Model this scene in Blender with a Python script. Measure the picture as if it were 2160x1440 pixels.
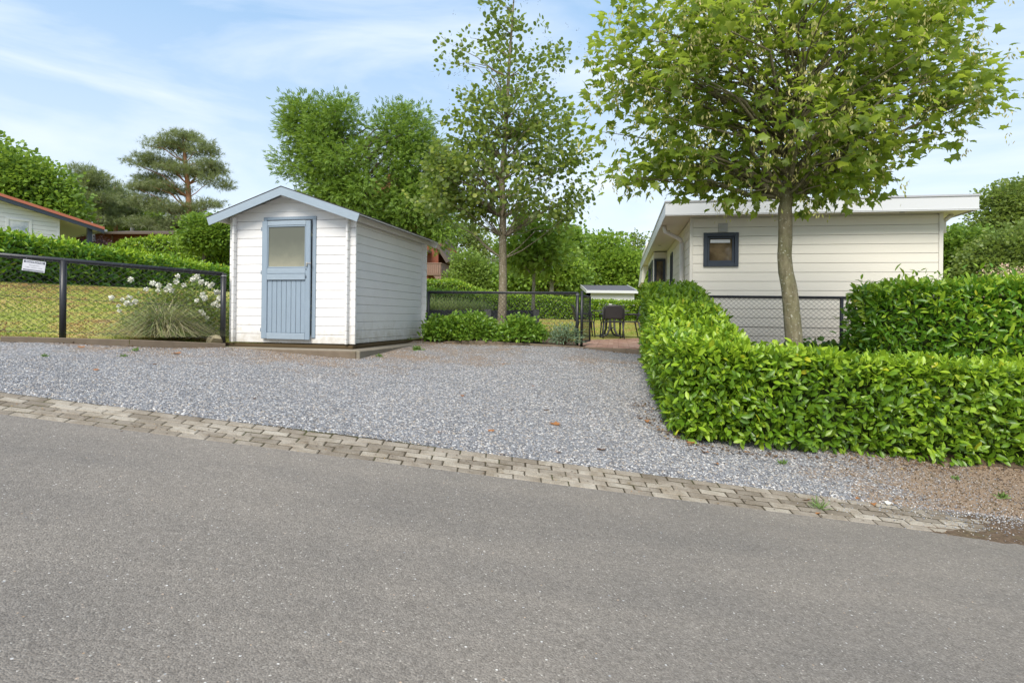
import bpy, math, random
import numpy as np
from mathutils import Vector, Matrix
for o in list(bpy.data.objects): bpy.data.objects.remove(o)
SC = bpy.context.scene
COL = SC.collection
rng = np.random.default_rng(7)
random.seed(7)
PI = math.pi
# ------------------------------------------------------------------ camera
F = 1250.0            # focal length in pixels of the 2160 px wide picture
ROLL = 0.0110
EZ = 1.2              # eye height above the road
cam = bpy.data.cameras.new('camera'); co = bpy.data.objects.new('camera', cam); COL.objects.link(co)
cam.sensor_width = 36; cam.lens = F/2160*36; cam.shift_y = -(720-667)/2160.0
co.location = (0, 0, EZ); co.rotation_euler = (PI/2, -ROLL, 0)
cam.clip_start = 0.05; cam.clip_end = 3000
SC.camera = co
# ------------------------------------------------------------------ sky and sun
SUN_EL, SUN_AZ = math.radians(48), math.radians(196)     # azimuth measured clockwise from +Y
w = bpy.data.worlds.new('World'); SC.world = w; w.use_nodes = True
nt = w.node_tree; nt.nodes.clear()
def N(nt, t, **k):
    n = nt.nodes.new(t)
    for a, b in k.items():
        if a in ('loc',): continue
        setattr(n, a, b)
    return n
out = N(nt, 'ShaderNodeOutputWorld'); bg = N(nt, 'ShaderNodeBackground')
sky = N(nt, 'ShaderNodeTexSky'); sky.sky_type = 'NISHITA'; sky.sun_disc = False
sky.sun_elevation = SUN_EL; sky.sun_rotation = SUN_AZ; sky.air_density = 1.0; sky.dust_density = 1.2; sky.ozone_density = 1.2
tc = N(nt, 'ShaderNodeTexCoord'); mp = N(nt, 'ShaderNodeMapping'); mp.inputs['Scale'].default_value = (1.2, 1.2, 5.0); mp.inputs['Rotation'].default_value = (0.12, -0.1, 0.5)
no = N(nt, 'ShaderNodeTexNoise'); no.inputs['Scale'].default_value = 1.5; no.inputs['Detail'].default_value = 7; no.inputs['Roughness'].default_value = 0.55; no.inputs['Distortion'].default_value = 0.6
rp = N(nt, 'ShaderNodeValToRGB'); rp.color_ramp.elements[0].position = 0.42; rp.color_ramp.elements[0].color = (.0,)*3+(1,); rp.color_ramp.elements[1].position = 0.74; rp.color_ramp.elements[1].color = (.85,)*3+(1,)
sx = N(nt, 'ShaderNodeSeparateXYZ')
gr = N(nt, 'ShaderNodeValToRGB'); e = gr.color_ramp.elements; e.new(.5); e.new(.7)
for q, (p_, c_) in zip(e, ((0,(4.3,4.7,5.1)),(.16,(3.6,4.2,4.85)),(.42,(2.05,3.1,4.4)),(1,(2.0,3.0,4.5)))): q.position = p_; q.color = tuple(x/10 for x in c_)+(1,)
sc10 = N(nt, 'ShaderNodeMixRGB', blend_type='MULTIPLY'); sc10.inputs[0].default_value = 1; sc10.inputs[2].default_value = (10,10,10,1)
base = N(nt, 'ShaderNodeMixRGB'); base.inputs[0].default_value = .8
mix = N(nt, 'ShaderNodeMixRGB'); mix.inputs[2].default_value = (4.8, 5.05, 5.45, 1)
L = nt.links.new
L(tc.outputs['Generated'], mp.inputs[0]); L(mp.outputs[0], no.inputs['Vector']); L(no.outputs['Fac'], rp.inputs[0])
L(tc.outputs['Generated'], sx.inputs[0]); L(sx.outputs['Z'], gr.inputs[0]); L(gr.outputs[0], sc10.inputs[1])
L(sky.outputs[0], base.inputs[1]); L(sc10.outputs[0], base.inputs[2]); L(base.outputs[0], mix.inputs[1])
L(rp.outputs[0], mix.inputs[0]); L(mix.outputs[0], bg.inputs[0]); L(bg.outputs[0], out.inputs[0])
bg.inputs[1].default_value = 0.10
sl = bpy.data.lights.new('sun', 'SUN'); so = bpy.data.objects.new('sun', sl); COL.objects.link(so)
sl.energy = 2.3; sl.angle = math.radians(32); sl.color = (1.0, 0.93, 0.83)
so.rotation_euler = (PI/2-SUN_EL, 0, -SUN_AZ+PI)
SC.view_settings.view_transform = 'Standard'; SC.view_settings.look = 'None'; SC.view_settings.exposure = 1.20; SC.view_settings.gamma = 1
# ------------------------------------------------------------------ placing helpers
def hor(px): return 667+0.0110*(px-1080)
def P(px, py, Z):
    """point at depth Z (metres in front of the camera) under picture position px, py"""
    a, b = (px-1080)/F, (667-py)/F
    c, s = math.cos(ROLL), math.sin(ROLL)
    return Vector(((a*c-b*s)*Z, Z, (a*s+b*c)*Z+EZ))
XS = np.array([-60,-25,-18,-12,-8,-6,-4.5,-2.3,0,2,5,9,20,60.])
YS = np.array([4.77,9,11.2,14,18,26,45,80,200,900.])
k0 = -1.13-.115*np.clip(XS,-14,14)
GZ = np.array([k0,
 [1.5,1.0,.6,.25,-.27,-.43,-.53,-.62,-.64,-.66,-.85,-1.1,-1.8,-2.2],
 [1.8,1.2,.8,.5,.05,-.2,-.38,-.5,-.53,-.58,-.7,-.9,-1.6,-2],
 [2.2,1.4,1.1,.68,.3,.05,-.15,-.4,-.48,-.53,-.6,-.8,-1.4,-2],
 [2.6,1.8,1.4,.78,.45,.25,.1,-.15,-.35,-.47,-.5,-.7,-1.2,-2],
 [3.4,2.5,2.0,.95,.8,.7,.5,.25,0,-.03,-.1,-.2,-.6,-1.6],
 [6,4.2,3.8,3.2,2.6,2.4,2.1,1.7,1.2,1.0,.8,.6,.3,-.4],
 [8,6,5.2,4.4,3.9,3.7,3.5,3.2,3.,2.8,2.6,2.3,1.5,1.],
 [9,8,8,7,6,6,5,5,4,4,4,4,3,3],
 [10,9,9,8,7,7,6,6,5,5,5,5,4,4]], float)
def G(x, y):
    """height of the ground"""
    x = np.clip(x, -60, 60); y = np.clip(y, 4.77, 899)
    i = np.clip(np.searchsorted(XS, x)-1, 0, len(XS)-2); j = np.clip(np.searchsorted(YS, y)-1, 0, len(YS)-2)
    u = (x-XS[i])/(XS[i+1]-XS[i]); v = (y-YS[j])/(YS[j+1]-YS[j])
    return (GZ[j,i]*(1-u)+GZ[j,i+1]*u)*(1-v)+(GZ[j+1,i]*(1-u)+GZ[j+1,i+1]*u)*v+EZ
def KZ(x): return -1.13-.115*np.clip(x,-14,14)+EZ
def tag(o, label=None, cat=None, group=None, kind=None):
    for k, v in (('label',label),('category',cat),('group',group),('kind',kind)):
        if v: o[k] = v
    return o
def empty(name, loc=(0,0,0), rz=0, label=None, cat=None, group=None):
    o = bpy.data.objects.new(name, None); COL.objects.link(o); o.location = loc; o.rotation_euler = (0,0,rz)
    o.empty_display_size = .2
    return tag(o, label, cat, group)
def link(name, me, mat, parent=None, smooth=False):
    o = bpy.data.objects.new(name, me); COL.objects.link(o)
    for m in (mat if isinstance(mat, (list,tuple)) else [mat]): me.materials.append(m)
    if parent: o.parent = parent
    if smooth: me.polygons.foreach_set('use_smooth', [True]*len(me.polygons))
    return o
def mesh_np(V, T, mi=None):
    """fast triangle mesh"""
    me = bpy.data.meshes.new('m'); V = np.asarray(V, np.float32); T = np.asarray(T, np.int32)
    me.vertices.add(len(V)); me.vertices.foreach_set('co', V.ravel())
    me.loops.add(T.size); me.loops.foreach_set('vertex_index', T.ravel())
    me.polygons.add(len(T)); me.polygons.foreach_set('loop_start', np.arange(0, T.size, 3, dtype=np.int32))
    try: me.polygons.foreach_set('loop_total', np.full(len(T), 3, np.int32))
    except Exception: pass
    if mi is not None: me.polygons.foreach_set('material_index', np.asarray(mi, np.int32))
    me.update(calc_edges=True); me.validate(); return me
class MB:
    def __init__(s): s.v = []; s.f = []
    def add(s, vs, fs):
        n = len(s.v); s.v += [tuple(v) for v in vs]; s.f += [tuple(i+n for i in f) for f in fs]; return s
    def box(s, a, b):
        (x0,y0,z0),(x1,y1,z1) = a, b
        return s.add([(x0,y0,z0),(x1,y0,z0),(x1,y1,z0),(x0,y1,z0),(x0,y0,z1),(x1,y0,z1),(x1,y1,z1),(x0,y1,z1)],
                     [(0,3,2,1),(4,5,6,7),(0,1,5,4),(1,2,6,5),(2,3,7,6),(3,0,4,7)])
    def cbox(s, a, b, c=.006):
        """box with chamfered edges"""
        (x0,y0,z0),(x1,y1,z1) = a, b; c = min(c, (x1-x0)/2.1, (y1-y0)/2.1, (z1-z0)/2.1)
        bm = []
        for z, i in ((z0,c),(z0+c,0),(z1-c,0),(z1,c)):
            k = c
            bm.append([(x0+i+ (k if not i else 0),y0+i,z),(x1-i-(k if not i else 0),y0+i,z),(x1-i,y0+i+(k if not i else 0),z),(x1-i,y1-i-(k if not i else 0),z),
                       (x1-i-(k if not i else 0),y1-i,z),(x0+i+(k if not i else 0),y1-i,z),(x0+i,y1-i-(k if not i else 0),z),(x0+i,y0+i+(k if not i else 0),z)])
        vs = sum(bm, []); fs = []
        for r in range(3):
            for q in range(8): fs.append((r*8+q, r*8+(q+1)%8, (r+1)*8+(q+1)%8, (r+1)*8+q))
        fs.append(tuple(range(7,-1,-1))); fs.append(tuple(range(24,32)))
        return s.add(vs, fs)
    def prism(s, poly, y0, y1, axis='y'):
        """poly of (x,z) pairs extruded along y"""
        n = len(poly)
        if axis == 'y': vs = [(x,y0,z) for x,z in poly]+[(x,y1,z) for x,z in poly]
        elif axis == 'x': vs = [(y0,x,z) for x,z in poly]+[(y1,x,z) for x,z in poly]
        else: vs = [(x,z,y0) for x,z in poly]+[(x,z,y1) for x,z in poly]
        fs = [tuple(range(n)), tuple(range(2*n-1, n-1, -1))]+[(i, i+n, (i+1)%n+n, (i+1)%n) for i in range(n)]
        return s.add(vs, fs)
    def tube(s, pts, r, n=8, cap=True):
        pts = [Vector(p) for p in pts]; m = len(pts); rs = r if isinstance(r, (list,tuple)) else [r]*m
        base = len(s.v); up = None
        for i, p in enumerate(pts):
            d = (pts[min(i+1,m-1)]-pts[max(i-1,0)]).normalized()
            if up is None:
                up = Vector((0,0,1)) if abs(d.z) < .9 else Vector((1,0,0))
            a = d.cross(up).normalized(); b = a.cross(d).normalized(); up = b
            for k in range(n):
                t = 2*PI*k/n; q = p+(a*math.cos(t)+b*math.sin(t))*rs[i]; s.v.append(tuple(q))
        for i in range(m-1):
            for k in range(n):
                s.f.append((base+i*n+k, base+i*n+(k+1)%n, base+(i+1)*n+(k+1)%n, base+(i+1)*n+k))
        if cap:
            s.f.append(tuple(base+k for k in range(n-1,-1,-1))); s.f.append(tuple(base+(m-1)*n+k for k in range(n)))
        return s
    def mesh(s):
        me = bpy.data.meshes.new('m'); me.from_pydata(s.v, [], s.f)
        import bmesh
        bm = bmesh.new(); bm.from_mesh(me); bmesh.ops.recalc_face_normals(bm, faces=bm.faces); bm.to_mesh(me); bm.free()
        me.update(); return me
    def build(s, name, mat, parent=None, smooth=False, bevel=0):
        o = link(name, s.mesh(), mat, parent, smooth)
        if bevel:
            m = o.modifiers.new('b', 'BEVEL'); m.width = bevel; m.segments = 2; m.limit_method = 'ANGLE'
        return o
# ------------------------------------------------------------------ materials
def newmat(name):
    m = bpy.data.materials.new(name); m.use_nodes = True; t = m.node_tree; t.nodes.clear()
    return m, t
def ramp(t, stops, interp='LINEAR'):
    r = N(t, 'ShaderNodeValToRGB'); e = r.color_ramp.elements; r.color_ramp.interpolation = interp
    while len(e) < len(stops): e.new(.5)
    for q, (p, c) in zip(e, stops): q.position = p; q.color = tuple(c)+(1,) if len(c) == 3 else c
    return r
def noise(t, scale, detail=4, rough=.5, vec=None, dist=0):
    n = N(t, 'ShaderNodeTexNoise'); n.inputs['Scale'].default_value = scale; n.inputs['Detail'].default_value = detail
    n.inputs['Roughness'].default_value = rough; n.inputs['Distortion'].default_value = dist
    if vec is not None: t.links.new(vec, n.inputs['Vector'])
    return n
def mixc(t, f, a, b, mode='MIX'):
    m = N(t, 'ShaderNodeMixRGB', blend_type=mode)
    for i, x in ((0,f),(1,a),(2,b)):
        if hasattr(x, 'is_linked') or hasattr(x, 'links'): t.links.new(x, m.inputs[i])
        else: m.inputs[i].default_value = x if i == 0 else (tuple(x)+(1,))
    return m.outputs[0]
def math_(t, op, a, b=None):
    m = N(t, 'ShaderNodeMath', operation=op)
    for i, x in ((0,a),(1,b)):
        if x is None: continue
        if hasattr(x, 'links'): t.links.new(x, m.inputs[i])
        else: m.inputs[i].default_value = x
    return m.outputs[0]
def finish(m, t, col, rough=.6, spec=.4, bump=None, bs=.3, bd=.01, metal=0, extra=None):
    p = N(t, 'ShaderNodeBsdfPrincipled'); o = N(t, 'ShaderNodeOutputMaterial')
    if hasattr(col, 'links'): t.links.new(col, p.inputs['Base Color'])
    else: p.inputs['Base Color'].default_value = tuple(col)+(1,)
    if hasattr(rough, 'links'): t.links.new(rough, p.inputs['Roughness'])
    else: p.inputs['Roughness'].default_value = rough
    p.inputs['Specular IOR Level'].default_value = spec; p.inputs['Metallic'].default_value = metal
    if bump is not None:
        b = N(t, 'ShaderNodeBump'); b.inputs['Strength'].default_value = bs; b.inputs['Distance'].default_value = bd
        t.links.new(bump, b.inputs['Height']); t.links.new(b.outputs[0], p.inputs['Normal'])
    t.links.new(p.outputs[0], o.inputs[0]); return p
def ocoord(t):
    return N(t, 'ShaderNodeTexCoord').outputs['Object']
def paint(name, c, rough=.5, var=.12, scale=3, grain=True, spec=.4, dirt=None, dirtamt=.3):
    m, t = newmat(name); v = ocoord(t)
    n = noise(t, scale, 5, .6, v); c2 = tuple(x*(1-var) for x in c)
    col = mixc(t, n.outputs[0], c, c2)
    if dirt:
        d = noise(t, 1.3, 8, .7, v, .5); r = ramp(t, [(.55,(0,0,0)),(.8,(1,1,1))]); t.links.new(d.outputs[0], r.inputs[0])
        col = mixc(t, math_(t, 'MULTIPLY', r.outputs[0], dirtamt), col, dirt)
    h = noise(t, 60 if grain else 8, 3, .6, v)
    finish(m, t, col, rough, spec, h.outputs[0], .12, .003); return m
def wood(name, c, c2, rough=.6, sx=(1,1,14), spec=.3, bs=.3):
    m, t = newmat(name); mp = N(t, 'ShaderNodeMapping'); t.links.new(ocoord(t), mp.inputs[0]); mp.inputs['Scale'].default_value = sx
    n = noise(t, 6, 7, .62, mp.outputs[0], .4); r = ramp(t, [(.3,c),(.72,c2)]); t.links.new(n.outputs[0], r.inputs[0])
    n2 = noise(t, 2.5, 3, .5, ocoord(t)); col = mixc(t, math_(t,'MULTIPLY',n2.outputs[0],.25), r.outputs[0], tuple(x*.6 for x in c))
    finish(m, t, col, rough, spec, n.outputs[0], bs, .004); return m
def leafmat(name, stops, rough=.38, transl=.3, spec=.5, tcol=None):
    m, t = newmat(name); g = N(t, 'ShaderNodeNewGeometry'); r = ramp(t, stops); t.links.new(g.outputs['Random Per Island'], r.inputs[0])
    n = noise(t, 1.1, 3, .5, ocoord(t)); col = mixc(t, math_(t,'MULTIPLY',n.outputs[0],.5), r.outputs[0], stops[0][1])
    p = N(t, 'ShaderNodeBsdfPrincipled'); p.inputs['Roughness'].default_value = rough; p.inputs['Specular IOR Level'].default_value = spec
    t.links.new(col, p.inputs['Base Color'])
    tr = N(t, 'ShaderNodeBsdfTranslucent'); t.links.new(mixc(t, .5, col, (.34,.46,.05) if tcol is None else tcol), tr.inputs[0])
    ms = N(t, 'ShaderNodeMixShader'); ms.inputs[0].default_value = transl; o = N(t, 'ShaderNodeOutputMaterial')
    t.links.new(p.outputs[0], ms.inputs[1]); t.links.new(tr.outputs[0], ms.inputs[2]); t.links.new(ms.outputs[0], o.inputs[0]); return m
def simple(name, c, rough=.5, spec=.5, metal=0):
    m, t = newmat(name); v = ocoord(t); n = noise(t, 9, 4, .5, v); finish(m, t, mixc(t, n.outputs[0], c, tuple(x*.82 for x in c)), rough, spec, metal=metal); return m

M = {}
# asphalt: fine grey binder with pale, tan and dark chips and broad worn patches
m, t = newmat('asphalt'); v = ocoord(t)
vo = N(t, 'ShaderNodeTexVoronoi'); vo.inputs['Scale'].default_value = 150; t.links.new(v, vo.inputs['Vector'])
bw = N(t, 'ShaderNodeSeparateColor'); t.links.new(vo.outputs['Color'], bw.inputs[0])
r = ramp(t, [(0,(.140,.126,.110)),(.35,(.182,.165,.144)),(.75,(.212,.193,.169)),(.96,(.245,.225,.198)),(.99,(.29,.27,.235)),(1,(.44,.42,.38))]); t.links.new(bw.outputs[0], r.inputs[0])
vo2 = N(t, 'ShaderNodeTexVoronoi'); vo2.inputs['Scale'].default_value = 62; t.links.new(v, vo2.inputs['Vector'])
b2 = N(t, 'ShaderNodeSeparateColor'); t.links.new(vo2.outputs['Color'], b2.inputs[0])
sp = math_(t, 'MULTIPLY', math_(t, 'GREATER_THAN', b2.outputs[1], .965), math_(t, 'LESS_THAN', vo2.outputs['Distance'], .28))
r3 = ramp(t, [(0,(.32,.22,.13)),(.3,(.45,.44,.42)),(.6,(.6,.59,.56)),(.85,(.25,.27,.3)),(1,(.5,.36,.24))]); t.links.new(b2.outputs[0], r3.inputs[0])
col = mixc(t, sp, r.outputs[0], r3.outputs[0])
n1 = noise(t, .7, 6, .6, v, .3); rr = ramp(t, [(.3,(.88,.88,.88)),(.7,(1.1,1.08,1.05))]); t.links.new(n1.outputs[0], rr.inputs[0]); col = mixc(t, 1.0, col, rr.outputs[0], 'MULTIPLY')
n2 = noise(t, 28, 6, .7, v); rr2 = ramp(t, [(.25,(.80,.80,.80)),(.6,(1.06,1.06,1.06))]); t.links.new(n2.outputs[0], rr2.inputs[0]); col = mixc(t, 1.0, col, rr2.outputs[0], 'MULTIPLY')
hh = math_(t, 'ADD', math_(t, 'MULTIPLY', vo.outputs['Distance'], -.6), math_(t, 'MULTIPLY', n2.outputs[0], 1.2))
mpw = N(t, 'ShaderNodeMapping'); t.links.new(v, mpw.inputs[0]); mpw.inputs['Scale'].default_value = (.18,1.1,1); nw = noise(t, 1.4, 5, .6, mpw.outputs[0], .3); rw = ramp(t, [(.35,(.9,.9,.91)),(.65,(1.07,1.06,1.05))]); t.links.new(nw.outputs[0], rw.inputs[0]); col = mixc(t, 1, col, rw.outputs[0], 'MULTIPLY')
nst = noise(t, 2.1, 7, .75, v, .9); rst = ramp(t, [(.66,(1,1,1)),(.78,(.78,.77,.76))]); t.links.new(nst.outputs[0], rst.inputs[0]); col = mixc(t, 1, col, rst.outputs[0], 'MULTIPLY')
finish(m, t, col, .85, .3, hh, .8, .006); M['asphalt'] = m
# gravel blending to soil where the stones thin out
m, t = newmat('gravel'); v = ocoord(t); s = N(t, 'ShaderNodeSeparateXYZ'); t.links.new(v, s.inputs[0])
dv = noise(t, 6, 2, .5, v); vv = N(t, 'ShaderNodeVectorMath', operation='ADD'); t.links.new(v, vv.inputs[0])
vo = N(t, 'ShaderNodeTexVoronoi'); vo.inputs['Scale'].default_value = 62; t.links.new(v, vo.inputs['Vector'])
bw = N(t, 'ShaderNodeSeparateColor'); t.links.new(vo.outputs['Color'], bw.inputs[0])
r = ramp(t, [(0,(.12,.122,.13)),(.25,(.21,.215,.23)),(.5,(.265,.273,.292)),(.72,(.35,.355,.367)),(.86,(.46,.39,.31)),(.93,(.62,.61,.6)),(1,(.8,.78,.75))]); t.links.new(bw.outputs[0], r.inputs[0])
dk = ramp(t, [(.0,(1,1,1)),(.45,(.93,.93,.93)),(.75,(.5,.48,.46))]); t.links.new(vo.outputs['Distance'], dk.inputs[0]); gcol = mixc(t, 1., r.outputs[0], dk.outputs[0], 'MULTIPLY')
sn = noise(t, 90, 5, .7, v); sr = ramp(t, [(.3,(.13,.09,.06)),(.6,(.26,.19,.13)),(.8,(.38,.3,.21))]); t.links.new(sn.outputs[0], sr.inputs[0])
big = noise(t, 1.15, 7, .68, v, .7)
# soil towards the right-hand hedge verge
fx = N(t, 'ShaderNodeMapRange'); t.links.new(s.outputs[0], fx.inputs[0]); fx.inputs[1].default_value = 1.9; fx.inputs[2].default_value = 4.0; fx.inputs[3].default_value = -.28; fx.inputs[4].default_value = .30
# trodden sandy soil in front of the shed and by the edging
fy = N(t, 'ShaderNodeMapRange'); t.links.new(s.outputs[1], fy.inputs[0]); fy.inputs[1].default_value = 6.6; fy.inputs[2].default_value = 8.7; fy.inputs[3].default_value = -.16; fy.inputs[4].default_value = .17
fq = N(t, 'ShaderNodeMapRange'); t.links.new(s.outputs[0], fq.inputs[0]); fq.inputs[1].default_value = -2.2; fq.inputs[2].default_value = 0; fq.inputs[3].default_value = 0; fq.inputs[4].default_value = -.22
sf = math_(t, 'MAXIMUM', fx.outputs[0], math_(t, 'ADD', fy.outputs[0], fq.outputs[0]))
tot = math_(t, 'ADD', math_(t, 'ADD', big.outputs[0], sf), math_(t, 'MULTIPLY', math_(t, 'SUBTRACT', bw.outputs[1], .5), .28))
fr = ramp(t, [(.50,(0,0,0)),(.62,(1,1,1))]); t.links.new(tot, fr.inputs[0])
mo = noise(t, 3.3, 5, .7, v); mor = ramp(t, [(.6,(0,0,0)),(.7,(1,1,1))]); t.links.new(mo.outputs[0], mor.inputs[0])
scol = mixc(t, math_(t, 'MULTIPLY', mor.outputs[0], .45), sr.outputs[0], (.12,.13,.045))
col = mixc(t, fr.outputs[0], gcol, scol)
hh = math_(t, 'MULTIPLY', math_(t, 'SUBTRACT', 1.0, vo.outputs['Distance']), math_(t, 'SUBTRACT', 1.15, fr.outputs[0]))
finish(m, t, col, .8, .3, hh, .9, .012); M['gravel'] = m
# loose stones
m, t = newmat('stones'); g = N(t, 'ShaderNodeNewGeometry'); r = ramp(t, [(0,(.12,.125,.135)),(.22,(.21,.217,.235)),(.5,(.27,.28,.305)),(.74,(.37,.38,.395)),(.88,(.46,.39,.31)),(.97,(.58,.58,.57)),(1,(.80,.78,.75))]); t.links.new(g.outputs['Random Per Island'], r.inputs[0]); finish(m, t, r.outputs[0], .75, .35); M['stones'] = m
# kerb blocks
m, t = newmat('kerb_block'); v = ocoord(t); g = N(t, 'ShaderNodeNewGeometry'); r = ramp(t, [(0,(.20,.175,.145)),(.5,(.275,.245,.208)),(1,(.36,.33,.285))]); t.links.new(g.outputs['Random Per Island'], r.inputs[0])
n = noise(t, 4, 7, .7, v, .4); nr = ramp(t, [(.36,(.66,.61,.53)),(.6,(1.05,1.04,1))]); t.links.new(n.outputs[0], nr.inputs[0]); col = mixc(t, 1, r.outputs[0], nr.outputs[0], 'MULTIPLY')
n2 = noise(t, 120, 3, .7, v); n2r = ramp(t, [(.3,(.7,.7,.7)),(.7,(1.2,1.2,1.2))]); t.links.new(n2.outputs[0], n2r.inputs[0]); col = mixc(t, 1, col, n2r.outputs[0], 'MULTIPLY')
finish(m, t, col, .85, .25, n2.outputs[0], .5, .004); M['kerb_block'] = m
def soilmat(name, a, b, c, green=(.09,.11,.03), ga=.5, sc=1.0):
    m, t = newmat(name); v = ocoord(t); n = noise(t, 40*sc, 6, .7, v); r = ramp(t, [(.3,a),(.55,b),(.8,c)]); t.links.new(n.outputs[0], r.inputs[0])
    g = noise(t, 2.6, 6, .7, v, .3); gr = ramp(t, [(.5,(0,0,0)),(.66,(1,1,1))]); t.links.new(g.outputs[0], gr.inputs[0])
    col = mixc(t, math_(t,'MULTIPLY',gr.outputs[0],ga), r.outputs[0], green); finish(m, t, col, .95, .2, n.outputs[0], .8, .012); return m
M['joint'] = soilmat('joint_soil', (.035,.028,.018), (.06,.048,.03), (.11,.09,.06), (.07,.085,.02), .45)
M['soil'] = soilmat('soil', (.055,.038,.025), (.12,.083,.055), (.24,.18,.125), (.10,.11,.04), .35)
# lawn: dry moss and grass in patches
m, t = newmat('lawn'); v = ocoord(t); n = noise(t, 1.0, 7, .68, v, .5); r = ramp(t, [(.3,(.20,.25,.05)),(.45,(.29,.32,.075)),(.55,(.39,.35,.11)),(.66,(.42,.27,.12)),(.8,(.26,.24,.08))]); t.links.new(n.outputs[0], r.inputs[0])
n2 = noise(t, 45, 5, .7, v); r2 = ramp(t, [(.3,(.65,.65,.6)),(.7,(1.2,1.2,1.1))]); t.links.new(n2.outputs[0], r2.inputs[0]); col = mixc(t, 1, r.outputs[0], r2.outputs[0], 'MULTIPLY'); finish(m, t, col, .95, .15, n2.outputs[0], .8, .02); M['lawn'] = m
M['white_log'] = wood('white_log', (.70,.69,.675), (.77,.76,.745), .36, (2,2,16), .5, .10)
t = M['white_log'].node_tree; p_ = [n for n in t.nodes if n.type == 'BSDF_PRINCIPLED'][0]; src = p_.inputs['Base Color'].links[0].from_socket
v = ocoord(t); s_ = N(t, 'ShaderNodeSeparateXYZ'); t.links.new(v, s_.inputs[0]); dn = noise(t, 7, 7, .7, v, .4); zz = N(t, 'ShaderNodeMapRange'); t.links.new(s_.outputs[2], zz.inputs[0]); zz.inputs[1].default_value = 0; zz.inputs[2].default_value = .42; zz.inputs[3].default_value = .22; zz.inputs[4].default_value = -.12
dr_ = ramp(t, [(.48,(0,0,0)),(.8,(1,1,1))]); t.links.new(math_(t, 'ADD', dn.outputs[0], zz.outputs[0]), dr_.inputs[0])
t.links.new(mixc(t, math_(t, 'MULTIPLY', dr_.outputs[0], .55), src, (.40,.36,.27)), p_.inputs['Base Color'])
M['blue_wood'] = wood('blue_wood', (.215,.275,.335), (.27,.335,.40), .45, (14,14,1), .4, .15)
M['blue_rail'] = wood('blue_rail', (.25,.31,.365), (.31,.375,.435), .45, (2,2,18), .4, .15)
M['felt'] = paint('roof_felt', (.06,.055,.05), .9, .3, 8)
M['soffit_white'] = paint('soffit_white', (.6,.59,.57), .6)
M['concrete'] = paint('old_concrete', (.27,.235,.18), .9, .45, 6, dirt=(.07,.075,.03), dirtamt=.7)
M['edging'] = paint('weathered_edging', (.20,.155,.11), .85, .5, 7, dirt=(.08,.08,.035), dirtamt=.6)
M['black'] = simple('black_coating', (.022,.023,.027), .4, .45)
M['wire'] = simple('wire_coating', (.05,.05,.055), .5, .4)
M['cream'] = paint('cream_cladding', (.68,.655,.58), .5, .04, 1.5, False, .35)
M['pvc_white'] = paint('white_trim', (.56,.575,.59), .35, .04, 2, False, .5)
M['pvc_cream'] = paint('cream_trim', (.64,.62,.56), .4, .04, 2, False, .5)
M['alu'] = simple('aluminium_trim', (.5,.5,.51), .35, .5, .4)
M['anthracite'] = simple('anthracite_frame', (.034,.045,.065), .4, .5)
M['bark_maple'] = None
def bark(name, a, b, spot, sc=1):
    m, t = newmat(name); mp = N(t, 'ShaderNodeMapping'); t.links.new(ocoord(t), mp.inputs[0]); mp.inputs['Scale'].default_value = (1,1,.35)
    n = noise(t, 22*sc, 7, .65, mp.outputs[0], .3); r = ramp(t, [(.3,a),(.65,b)]); t.links.new(n.outputs[0], r.inputs[0])
    n2 = noise(t, 38*sc, 3, .6, ocoord(t)); q = ramp(t, [(.6,(0,0,0)),(.68,(1,1,1))]); t.links.new(n2.outputs[0], q.inputs[0])
    n3 = noise(t, 3*sc, 4, .6, ocoord(t)); q3 = ramp(t, [(.45,(0,0,0)),(.7,(1,1,1))]); t.links.new(n3.outputs[0], q3.inputs[0])
    c0 = mixc(t, math_(t,'MULTIPLY',q3.outputs[0],.35), r.outputs[0], (.13,.15,.05))
    col = mixc(t, q.outputs[0], c0, spot); finish(m, t, col, .9, .2, n.outputs[0], .9, .015); return m
M['bark_maple'] = bark('maple_bark', (.10,.085,.05), (.24,.21,.135), (.42,.41,.33))
M['bark_alder'] = bark('alder_bark', (.12,.095,.06), (.26,.22,.16), (.5,.48,.42))
M['bark_dark'] = bark('dark_bark', (.06,.05,.035), (.14,.12,.085), (.2,.19,.15), .5)
M['bark_pine'] = bark('pine_bark', (.2,.09,.05), (.38,.19,.11), (.4,.25,.16), .4)
M['bark_pale'] = bark('pale_bark', (.22,.19,.13), (.42,.38,.3), (.6,.58,.5))
M['twig'] = simple('hedge_shade_core', (.05,.07,.022), .9, .1)  # dark leaf green for the hedge cores, shaded depth put into the colour
M['twig_b'] = simple('brown_twigs', (.09,.065,.035), .9, .1)
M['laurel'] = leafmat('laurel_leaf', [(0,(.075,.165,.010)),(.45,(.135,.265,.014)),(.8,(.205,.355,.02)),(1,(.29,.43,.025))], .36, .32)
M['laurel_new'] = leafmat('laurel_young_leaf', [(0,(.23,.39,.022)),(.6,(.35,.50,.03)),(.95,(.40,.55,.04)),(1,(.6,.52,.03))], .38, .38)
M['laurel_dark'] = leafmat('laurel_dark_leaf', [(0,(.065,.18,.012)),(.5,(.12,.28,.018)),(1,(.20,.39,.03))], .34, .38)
M['maple'] = leafmat('maple_leaf', [(0,(.10,.17,.03)),(.4,(.18,.27,.033)),(.8,(.28,.38,.038)),(1,(.40,.48,.045))], .42, .6, tcol=(.46,.56,.06))
M['samara'] = leafmat('maple_seed_wings', [(0,(.46,.48,.14)),(.6,(.64,.61,.24)),(1,(.74,.58,.30))], .5, .45, tcol=(.5,.48,.15))
M['alder'] = leafmat('alder_leaf', [(0,(.11,.16,.045)),(.4,(.17,.24,.055)),(.8,(.26,.33,.06)),(1,(.42,.46,.06))], .42, .52)
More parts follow.
